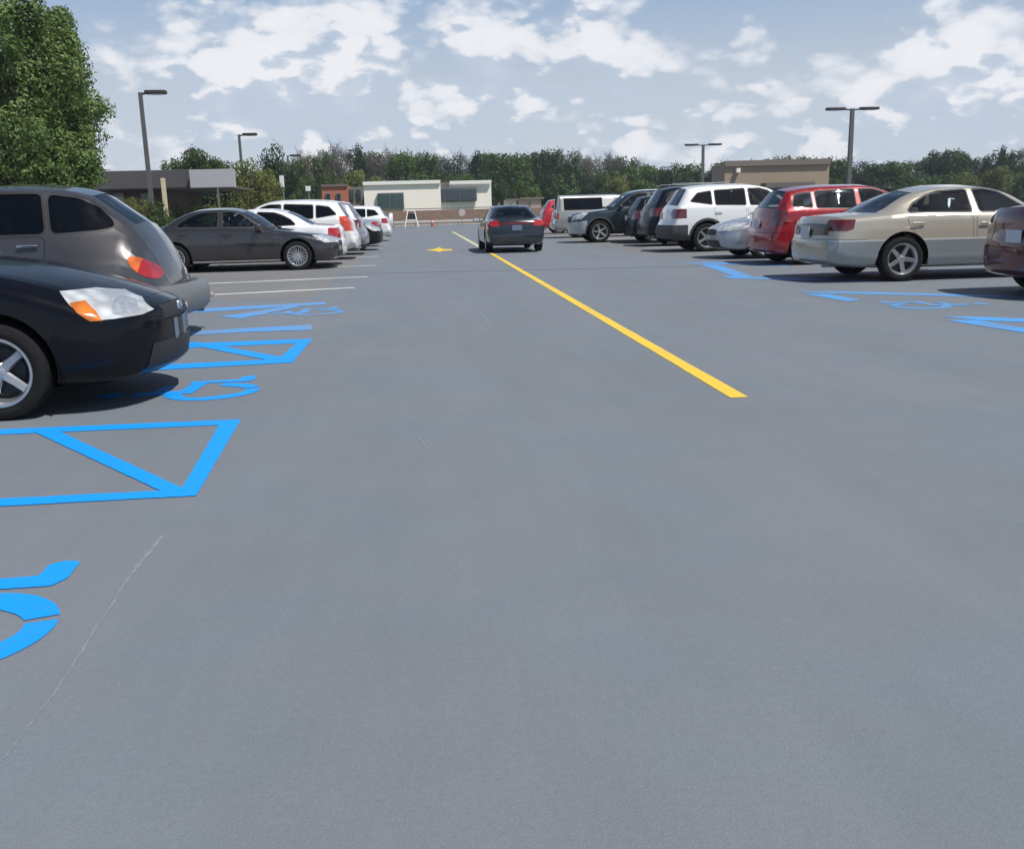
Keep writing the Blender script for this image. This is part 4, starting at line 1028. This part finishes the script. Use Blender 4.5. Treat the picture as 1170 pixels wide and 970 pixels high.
# big near tree at the left edge
random.seed(21)
D1 = 27.0; tc_ = at_depth(8, 250, D1); bl = []
for (px, py, r) in [(20, 45, 40), (60, 50, 33), (88, 62, 22), (95, 95, 20), (50, 90, 45), (10, 110, 55), (92, 130, 16), (70, 135, 34), (100, 165, 17), (96, 185, 24), (40, 170, 50), (-40, 60, 50), (-60, 130, 60), (-90, 190, 60), (0, 200, 50), (82, 203, 30), (104, 198, 13), (35, 28, 18), (5, 22, 20), (-30, 25, 22), (70, 30, 12), (-110, 110, 55), (60, 225, 40), (-20, 235, 50)]:
    px = 8+(px-8)*.90; p = at_depth(px, py, D1+random.uniform(-1.2, 1.6)); bl.append((p.x-tc_.x, p.y-tc_.y, p.z, r/F_PX*D1*.84, 1.1))
for b0 in list(bl):          # small outer clumps, hanging a little
    for k in range(4):
        a, e = random.uniform(-pi, .3), random.uniform(-.5, 1.1); rr_ = b0[3]*random.uniform(.85, 1.02)
        bl.append((b0[0]+cos(a)*cos(e)*rr_, b0[1]+sin(a)*cos(e)*rr_, b0[2]+sin(e)*rr_, random.uniform(.18, .34), 1.35))
for k in range(16):
    p = random.choice(bl[:14]); bl.append((p[0]*.9, p[1]+random.uniform(.6, 3.0), p[2]*random.uniform(.8, 1), p[3]*.9, 1))
crown_scale = 1.15
pp, dd = crown_pts(bl, 190000, .30)
crown_scale = .55
t = empty('tree', (tc_.x, tc_.y, 0)); tag(t, 'large dense broadleaf tree filling the upper left corner behind the dark grey retro wagon', 'tree')
for nm, me in (('trunk', limbs('trunk', 6.5, .24, [b for b in bl[:24] if b[2] < 6], BARK, False, 4)), ('crown', leaves('crown', pp, dd, .088, LF['big'], .62))):
    o = D.objects.new(nm, me); COL.objects.link(o); o.parent = t
random.seed(5)
W_ = [  # kind, px, ytop, dist, wpx, zone
 ('round_c', 222, 168, 75, 60, 'a'), ('round_a', 200, 178, 78, 40, 'a'), ('round_a', 245, 178, 74, 40, 'a'), ('olive', 285, 180, 62, 50, 'b'), ('olive', 262, 192, 60, 36, 'b'), ('olive', 306, 192, 64, 36, 'b'), ('bush_b', 330, 214, 66, 40, 'b'), ('round_b', 316, 162, 92, 30, 'c'),
 ('bush', 150, 214, 44, 40, 'd'), ('bush_b', 176, 219, 44, 30, 'd'), ('bush_b', 215, 222, 52, 50, 'd'), ('bush', 240, 226, 50, 40, 'd')]
ZL = {'a': ('green tree rising behind the low dark building on the left', 'trees behind the low dark building'), 'b': ('yellow green tree right of the pale canopy fascia', 'yellow green trees beside the canopy'),
      'c': ('tall dark tree just right of the second lamp post', None), 'd': ('bush growing under the canopy of the low dark building', 'bushes by the low dark building')}
for k, px, yt, ds, wp, z in W_: tree_px(k, px, yt, ds, wp, *ZL[z])
def zone(px):
    if px < 412: return 'left of the white building'
    if px < 565: return 'behind the white building'
    if px < 700: return 'beyond the grey pickup'
    if px < 825: return 'left of the beige building'
    if px < 950: return 'behind the beige building'
    return 'right of the beige building'
KN = {'round': 'rounded green tree', 'tall': 'narrow dark tree', 'olive': 'yellow green tree', 'bush': 'low bushy tree', 'bare': 'bare grey brown tree'}
prof = [(330, 182), (350, 172), (375, 168), (400, 170), (430, 167), (460, 176), (490, 170), (520, 176), (548, 170), (580, 174), (610, 168), (640, 168), (665, 174), (690, 178), (705, 176), (730, 182), (760, 190), (790, 190), (820, 186), (850, 186), (880, 180), (910, 178), (950, 180), (975, 174), (1000, 182), (1030, 178), (1060, 176), (1090, 168), (1115, 180), (1140, 170), (1165, 166), (1190, 170), (1230, 172), (1280, 170)]
def ytop(px):
    for (a, ya), (b, yb) in zip(prof, prof[1:]):
        if a <= px <= b: return ya+(yb-ya)*(px-a)/(b-a)
    return 175
px = 325
while px < 1290:
    yt = ytop(px)+random.choice((-3, 0, 2, 5))+random.uniform(-2, 3)
    if px < 400 or 425 < px < 500: kd = random.choice(['bare', 'bare_b', 'bare', 'round_a'])
    elif 640 < px < 700: kd = random.choice(['bare', 'round_b', 'bare'])
    else: kd = random.choice(['round_a', 'round_b', 'round_c', 'round_b', 'round_a', 'tall_a', 'bare'])
    zz = zone(px); nm = KN[kd.split('_')[0]]
    tree_px(kd, px, yt, random.uniform(150, 185), random.uniform(34, 58) if 'tall' not in kd else random.uniform(20, 30), '%s in the back tree row %s' % (nm, zz), '%s, %s' % (nm, zz))
    px += random.uniform(8, 13)
px = 320
while px < 1290:
    yt = ytop(px)+random.uniform(14, 40)
    kd = random.choice(['bush_b', 'olive', 'round_c', 'round_a', 'bush_b', 'round_b']); zz = zone(px); nm = KN[kd.split('_')[0]]
    tree_px(kd, px, yt, random.uniform(125, 140), random.uniform(28, 46), '%s in the front tree row %s' % (nm, zz), 'front %s, %s' % (nm, zz))
    px += random.uniform(16, 26)
# undergrowth closing the belt
n = 30000; xs = rng.uniform(-120, 130, n); ys = rng.uniform(128, 190, n); zz_ = rng.uniform(0, 1, n)**1.2*4.2*(.7+.3*np.sin(xs*.35)*np.sin(xs*.13+1)); 
dd = rng.normal(0, 1, (n, 3)); me = leaves('woodland_undergrowth', np.stack([xs, ys, zz_], 1), dd, .9, LF['dark'])
o = D.objects.new('woodland_undergrowth', me); COL.objects.link(o); tag(o, 'dark undergrowth and shrubs under the distant trees', kind='stuff')

# ------------------------------------------------------------------ buildings and street furniture
def block(name, px0, px1, ytop_, dist, depth, mat, parent, base=0, setback=0, z0=0.0):
    a, b = at_depth(px0, ytop_, dist), at_depth(px1, ytop_, dist); z1 = (a.z+b.z)/2
    bm = bmesh.new(); bx(bm, ((a.x+b.x)/2-parent.location.x, dist+depth/2-parent.location.y, (z1+z0)/2), (b.x-a.x, depth, z1-z0), .02)
    return mesh_obj(name, bm, mat, parent), a.x, b.x, z1
def box_px(name, px0, px1, y0, y1, dist, th, mat, parent, bev=.01):
    a, b = at_depth(px0, y0, dist), at_depth(px1, y1, dist)
    bm = bmesh.new(); bx(bm, ((a.x+b.x)/2-parent.location.x, dist-parent.location.y, (a.z+b.z)/2), (b.x-a.x, th, abs(a.z-b.z)), bev)
    return mesh_obj(name, bm, mat, parent)
def bmat(name, col, rough=.85, n_=.12, sc=.8): return simple(name, col, rough, noise=n_, nscale=sc)
m_white = bmat('white_render', (.90, .84, .76), n_=.05); m_dark = bmat('dark_fascia', (.075, .07, .075)); m_fas = bmat('pale_fascia', (.36, .36, .38)); m_post = bmat('post', (.52, .45, .31)); m_pane = simple('shop_glass', (.02, .035, .045), .06, spec=.8)
m_frame = simple('window_frame_metal', (.12, .13, .14), .5); m_brickr = bmat('orange_brick', (.40, .135, .075)); m_tan = bmat('beige_masonry', (.30, .235, .17), sc=1.5); m_shade = bmat('soffit', (.12, .11, .10)); m_cap = simple('roof_edge', (.16, .13, .11), .6)
def brickm(name, c1, c2, mo, sc):
    m, nt, b = nmat(name); N, L = nodes(m); tc = N('ShaderNodeTexCoord'); mp = N('ShaderNodeMapping'); mp.inputs['Rotation'].default_value = (R(90), 0, 0); L(tc.outputs['Object'], mp.inputs[0])
    br = N('ShaderNodeTexBrick'); br.inputs['Scale'].default_value = sc; br.inputs['Color1'].default_value = (*c1, 1); br.inputs['Color2'].default_value = (*c2, 1); br.inputs['Mortar'].default_value = (*mo, 1); L(mp.outputs[0], br.inputs['Vector'])
    L(br.outputs['Color'], b.inputs['Base Color']); b.inputs['Roughness'].default_value = .9; return m
m_brick = brickm('brown_brick', (.20, .12, .085), (.26, .16, .11), (.26, .23, .2), 1.1)
# low dark building on the left with a canopy
lb = empty('low_building', (at_depth(170, 230, 52).x, 52, 0)); tag(lb, 'low dark flat roofed building behind the left row with a pale canopy fascia', 'building')
block('roof_band', 60, 218, 195.5, 50, 14, m_dark, lb, z0=2.75)
block('wall', 60, 186, 214, 53.5, 9, bmat('brown_wall', (.12, .09, .07)), lb)
block('canopy', 186, 262, 213.5, 50.2, 7, m_shade, lb, z0=2.72)
box_px('fascia', 217, 269, 194.5, 214, 49.6, .5, m_fas, lb)
for a, b in ((186, 193), (248.5, 253.5)):
    box_px('post', a-2 if a < 200 else a, b+2 if a < 200 else b, 204 if a < 200 else 212, 274 if a < 200 else 270, 49.2 if a < 200 else 50.0, .3, m_post, lb)
for a, b in ((130, 145), (160, 174)):
    w_ = box_px('window', a, b, 220, 246, 53.4, .12, m_frame, lb); q = box_px('pane', a+1, b-1, 221.5, 244, 53.32, .05, m_pane, lb); q.parent = w_
# white building
wb = empty('white_building', (at_depth(488, 230, 112).x, 112, 0)); tag(wb, 'long white flat roofed building straight ahead at the end of the aisle', 'building')
block('wall', 415, 503, 209.5, 110, 14, m_white, wb)
block('wall', 502.7, 561, 209.5, 110.6, 13, m_white, wb)
box_px('parapet_notch', 504, 513, 208.5, 213, 110.45, .3, m_cap, wb)
box_px('roof_edge', 414.5, 503.2, 208.0, 210.0, 109.9, .3, simple('white_coping', (.8, .79, .75), .7), wb)
box_px('roof_edge', 513.5, 561.5, 207.2, 209.4, 110.3, .3, simple('white_coping_b', (.8, .79, .75), .7), wb)
for (a, b, y0, y1, nm) in ((431, 462, 221, 240, 2), (491, 545, 215.5, 230, 3)):
    w_ = box_px('window', a, b, y0, y1, 109.75 if a < 480 else 110.3, .3, m_frame, wb)
    for i in range(nm):
        x0 = a+1.2+(b-a-1.2)*i/nm; x1 = a+(b-a-1.2)*(i+1)/nm
        q = box_px('pane', x0, x1, y0+1.3, y1-1, 109.55 if a < 480 else 110.1, .05, simple('green_glass', (.02, .055, .05), .1, spec=.8) if a < 480 else m_pane, wb, 0); q.parent = w_
# orange brick block and grey plant room to its right
ob = empty('brick_building', (at_depth(383, 220, 118).x, 118, 0)); tag(ob, 'small orange brick block left of the white building', 'building')
block('wall', 367, 397, 212.5, 117, 10, m_brickr, ob); box_px('roof_edge', 366.5, 397.5, 211.5, 213, 116.95, .3, m_cap, ob)
for a in (372, 384):
    w_ = box_px('window', a, a+6, 221, 230, 116.92, .2, m_frame, ob); box_px('pane', a+1, a+5, 222, 229, 116.8, .05, m_pane, ob).parent = w_
gb = empty('plant_room', (at_depth(406, 220, 119).x, 119, 0)); tag(gb, 'grey glazed link between the orange brick block and the white building', 'building')
block('wall', 397.5, 414.5, 214, 118, 8, bmat('grey_wall', (.16, .15, .145)), gb)
for a in (399, 407): box_px('window', a, a+5.5, 217, 229, 117.9, .15, m_pane, gb)
# beige building on the right
bb_ = empty('beige_building', (at_depth(888, 220, 78).x, 78, 0)); tag(bb_, 'beige windowless masonry building behind the white crossover and the red hatchback', 'building')
block('wall', 828, 948, 186.5, 77, 3.5, m_tan, bb_)
box_px('roof_edge', 827.5, 948.5, 184.2, 188, 76.9, .25, m_cap, bb_)
box_px('wall_lamp', 841, 845.5, 192.5, 197.5, 76.8, .3, simple('lamp_white', (.75, .72, .65), .5), bb_)
box_px('awning', 872, 928, 209.5, 214, 76.3, 1.2, m_shade, bb_); box_px('door', 884, 892, 215, 234, 76.95, .1, m_frame, bb_); box_px('window', 898, 922, 216, 226, 76.95, .1, m_pane, bb_)
# low brown wall closing the lot, pale buildings beyond
fw = empty('brick_wall', (at_depth(500, 250, 98).x, 98, 0)); tag(fw, 'low brown brick wall closing the lot below the white building', 'wall')
block('wall_body', 415, 640, 239.5, 97.5, .4, m_brick, fw); a_, b_ = at_depth(414, 238.6, 97.5), at_depth(641, 238.6, 97.5)
bm = bmesh.new(); bx(bm, ((a_.x+b_.x)/2-fw.location.x, -.3, 1.64), (b_.x-a_.x, .5, .08), .01); mesh_obj('coping', bm, m_cap, fw)
for i, (a, b, yt, ds, m_, lab) in enumerate([(560, 572, 226, 130, m_white, 'small white shed just right of the white building'), (576, 590, 229, 124, bmat('cream', (.62, .58, .5)), 'small cream shed above the roof of the moving car'), (592, 618, 227.5, 126, bmat('pinkish', (.52, .40, .38)), 'pale pink low house above the right of the moving car')]):
    h_ = empty('shed', (at_depth((a+b)/2, 230, ds).x, ds, 0)); tag(h_, lab, 'shed' if i < 2 else 'house')
    block('wall', a, b, yt, ds, 5, m_, h_); box_px('roof', a-.6, b+.6, yt-1, yt+.6, ds+2.4, 5.4, m_cap, h_); box_px('door', (a+b)/2-1.5, (a+b)/2+1.5, yt+4, yt+11, ds-.03, .08, m_frame, h_)
# things at the far end of the aisle
m_wp = simple('white_metal', (.72, .72, .70), .5)
bf = empty('a_frame', (at_depth(470, 250, 88).x, 88, 0)); tag(bf, 'white tubular play frame standing before the low brick wall', 'frame')
for sx in (-.55, .55):
    for sy in (-.35, .35):
        q = bmesh.new(); tube(q, [(sx*1.1, sy, 0), (sx*.55, 0, 1.45)], .05, 8); mesh_obj('leg', q, m_wp, bf)
q = bmesh.new(); tube(q, [(-.32, 0, 1.45), (.32, 0, 1.45)], .05, 8); mesh_obj('crossbar', q, m_wp, bf)
q = bmesh.new(); bx(q, (0, 0, .95), (.7, .06, .55), .02); mesh_obj('panel', q, M['black'], bf)
q = bmesh.new(); tube(q, [(-.5, -.16, .62), (.5, -.16, .62)], .04, 8); mesh_obj('lower_rail', q, m_wp, bf)
rsn = empty('sign_post', (at_depth(528, 250, 90).x, 90, 0)); tag(rsn, 'round whitish sign on a short post before the low brick wall', 'sign')
q = bmesh.new(); tube(q, [(0, 0, 0), (0, 0, 1.3)], .035, 8); mesh_obj('post', q, M['alloyd'], rsn)
q = bmesh.new(); lathe(q, [(-.06, .001), (-.06, .30), (-.03, .32), (-.02, .001)], 28)
for v in q.verts: v.co.z += 1.15
mesh_obj('sign_plate', q, simple('sign_white', (.45, .40, .40), .5), rsn, smooth=40)
rc = empty('traffic_cone', (at_depth(494, 250, 89).x, 89, 0)); tag(rc, 'small red traffic cone left of the round sign', 'traffic cone')
q = bmesh.new(); bx(q, (0, 0, .03), (.42, .42, .06), .01); tube(q, [(0, 0, .05), (0, 0, .75)], [.17, .04], 14); mesh_obj('cone', q, simple('cone_red', (.35, .07, .05), .6), rc)
q = bmesh.new(); tube(q, [(0, 0, .38), (0, 0, .52)], [.122, .092], 14); mesh_obj('reflective_band', q, m_wp, rc)
gr = empty('guard_rail', (at_depth(487, 252, 93).x, 93, 0)); tag(gr, 'low pale guard rail along the far end of the lot', 'rail')
q = bmesh.new(); bx(q, (0, 0, .42), (11.5, .07, .22), .02); mesh_obj('rail', q, simple('rail_pale', (.5, .48, .44), .6), gr)
for i in range(6):
    q = bmesh.new(); bx(q, (-5.2+i*2.08, .08, .25), (.1, .1, .5), .01); mesh_obj('post', q, M['alloyd'], gr)
for nm, px, yt, yb, ds, lab in (('sign_board', 322, 201, 214, 64, 'small white upright sign among the yellow green trees'), ('sign_board', 352, 213, 218.5, 80, 'tiny pale square sign left of the orange brick block')):
    s_ = empty(nm, (at_depth(px, yt, ds).x, ds, 0)); tag(s_, lab, 'sign'); box_px('board', px-3, px+3, yt, yb, ds, .12, m_wp, s_)
    q = bmesh.new(); tube(q, [(0, .1, 0), (0, .1, at_depth(px, yb, ds).z+.3)], .05, 8); mesh_obj('post', q, M['alloyd'], s_)
# lamps
m_pole = simple('pole_grey', (.11, .11, .105), .55, .3, noise=.25, nscale=1.5); m_head = simple('lamp_bronze', (.035, .032, .03), .5); m_conc = bmat('concrete', (.40, .38, .35))
def lamp(px, yt, ds, arms, label, arm=1.1, hl=.75, pw=.14):
    p = at_depth(px, yt, ds); H = p.z; t = empty('street_lamp', (p.x, ds, 0)); tag(t, label, 'street lamp')
    q = bmesh.new(); tube(q, [(0, 0, 0), (0, 0, .75)], .30, 18); mesh_obj('concrete_base', q, m_conc, t, smooth=40)
    q = bmesh.new(); tube(q, [(0, 0, .75), (0, 0, H)], [pw, pw*.78], 4); mesh_obj('pole', q, m_pole, t)
    q = bmesh.new(); bx(q, (0, 0, .79), (.42, .42, .06), .01); mesh_obj('base_plate', q, m_pole, t)
    q = bmesh.new(); bx(q, (0, -pw*.72, 1.4), (.12, .02, .2), .004); mesh_obj('hand_hole_cover', q, m_pole, t)
    for a in arms:
        q = bmesh.new(); tube(q, [(0, 0, H-.08), (a*arm*.5, 0, H-.03)], .05, 8); ar = mesh_obj('arm', q, m_head, t, smooth=40)
        q = bmesh.new(); bx(q, (a*(arm*.5+hl*.5-.05), 0, H-.0), (hl, .42, .17), .04, 2, rot=None); lh = mesh_obj('lamp_head', q, m_head, t, smooth=40)
        q = bmesh.new(); bx(q, (a*(arm*.5+hl*.5), 0, H-.095), (hl*.6, .3, .03), .01); mesh_obj('lens', q, M['plate'], lh)
    return t
lamp(160, 106, 47, (1,), 'single arm street lamp with the thick grey pole, closest to the big tree', .55, .95)
lamp(273, 154, 68, (1,), 'single arm street lamp standing before the yellow green trees', .6, .95)
lamp(328.5, 178, 97, (1,), 'small distant single arm street lamp beside the tall dark tree', .6, 1.0)
lamp(803.5, 165.5, 90, (-1, 1), 'double headed street lamp left of the beige building', 1.1, 1.25, .2)
lamp(974, 124.5, 62, (-1, 1), 'taller double headed street lamp right of the beige building', 1.1, 1.25, .2)

# ------------------------------------------------------------------ pale summer air over the far end
hb_ = bmesh.new(); bx(hb_, (0, 60, 14.0), (420, 400, 30)); hm = D.materials.new('haze'); hm.use_nodes = True; hn = hm.node_tree; hn.nodes.clear()
ho = hn.nodes.new('ShaderNodeOutputMaterial'); pv = hn.nodes.new('ShaderNodeVolumePrincipled'); pv.inputs['Color'].default_value = (.82, .88, 1, 1); pv.inputs['Density'].default_value = .0004; pv.inputs['Anisotropy'].default_value = .2
hn.links.new(pv.outputs[0], ho.inputs['Volume']); tag(mesh_obj('haze', hb_, hm), 'thin pale summer haze', kind='stuff')
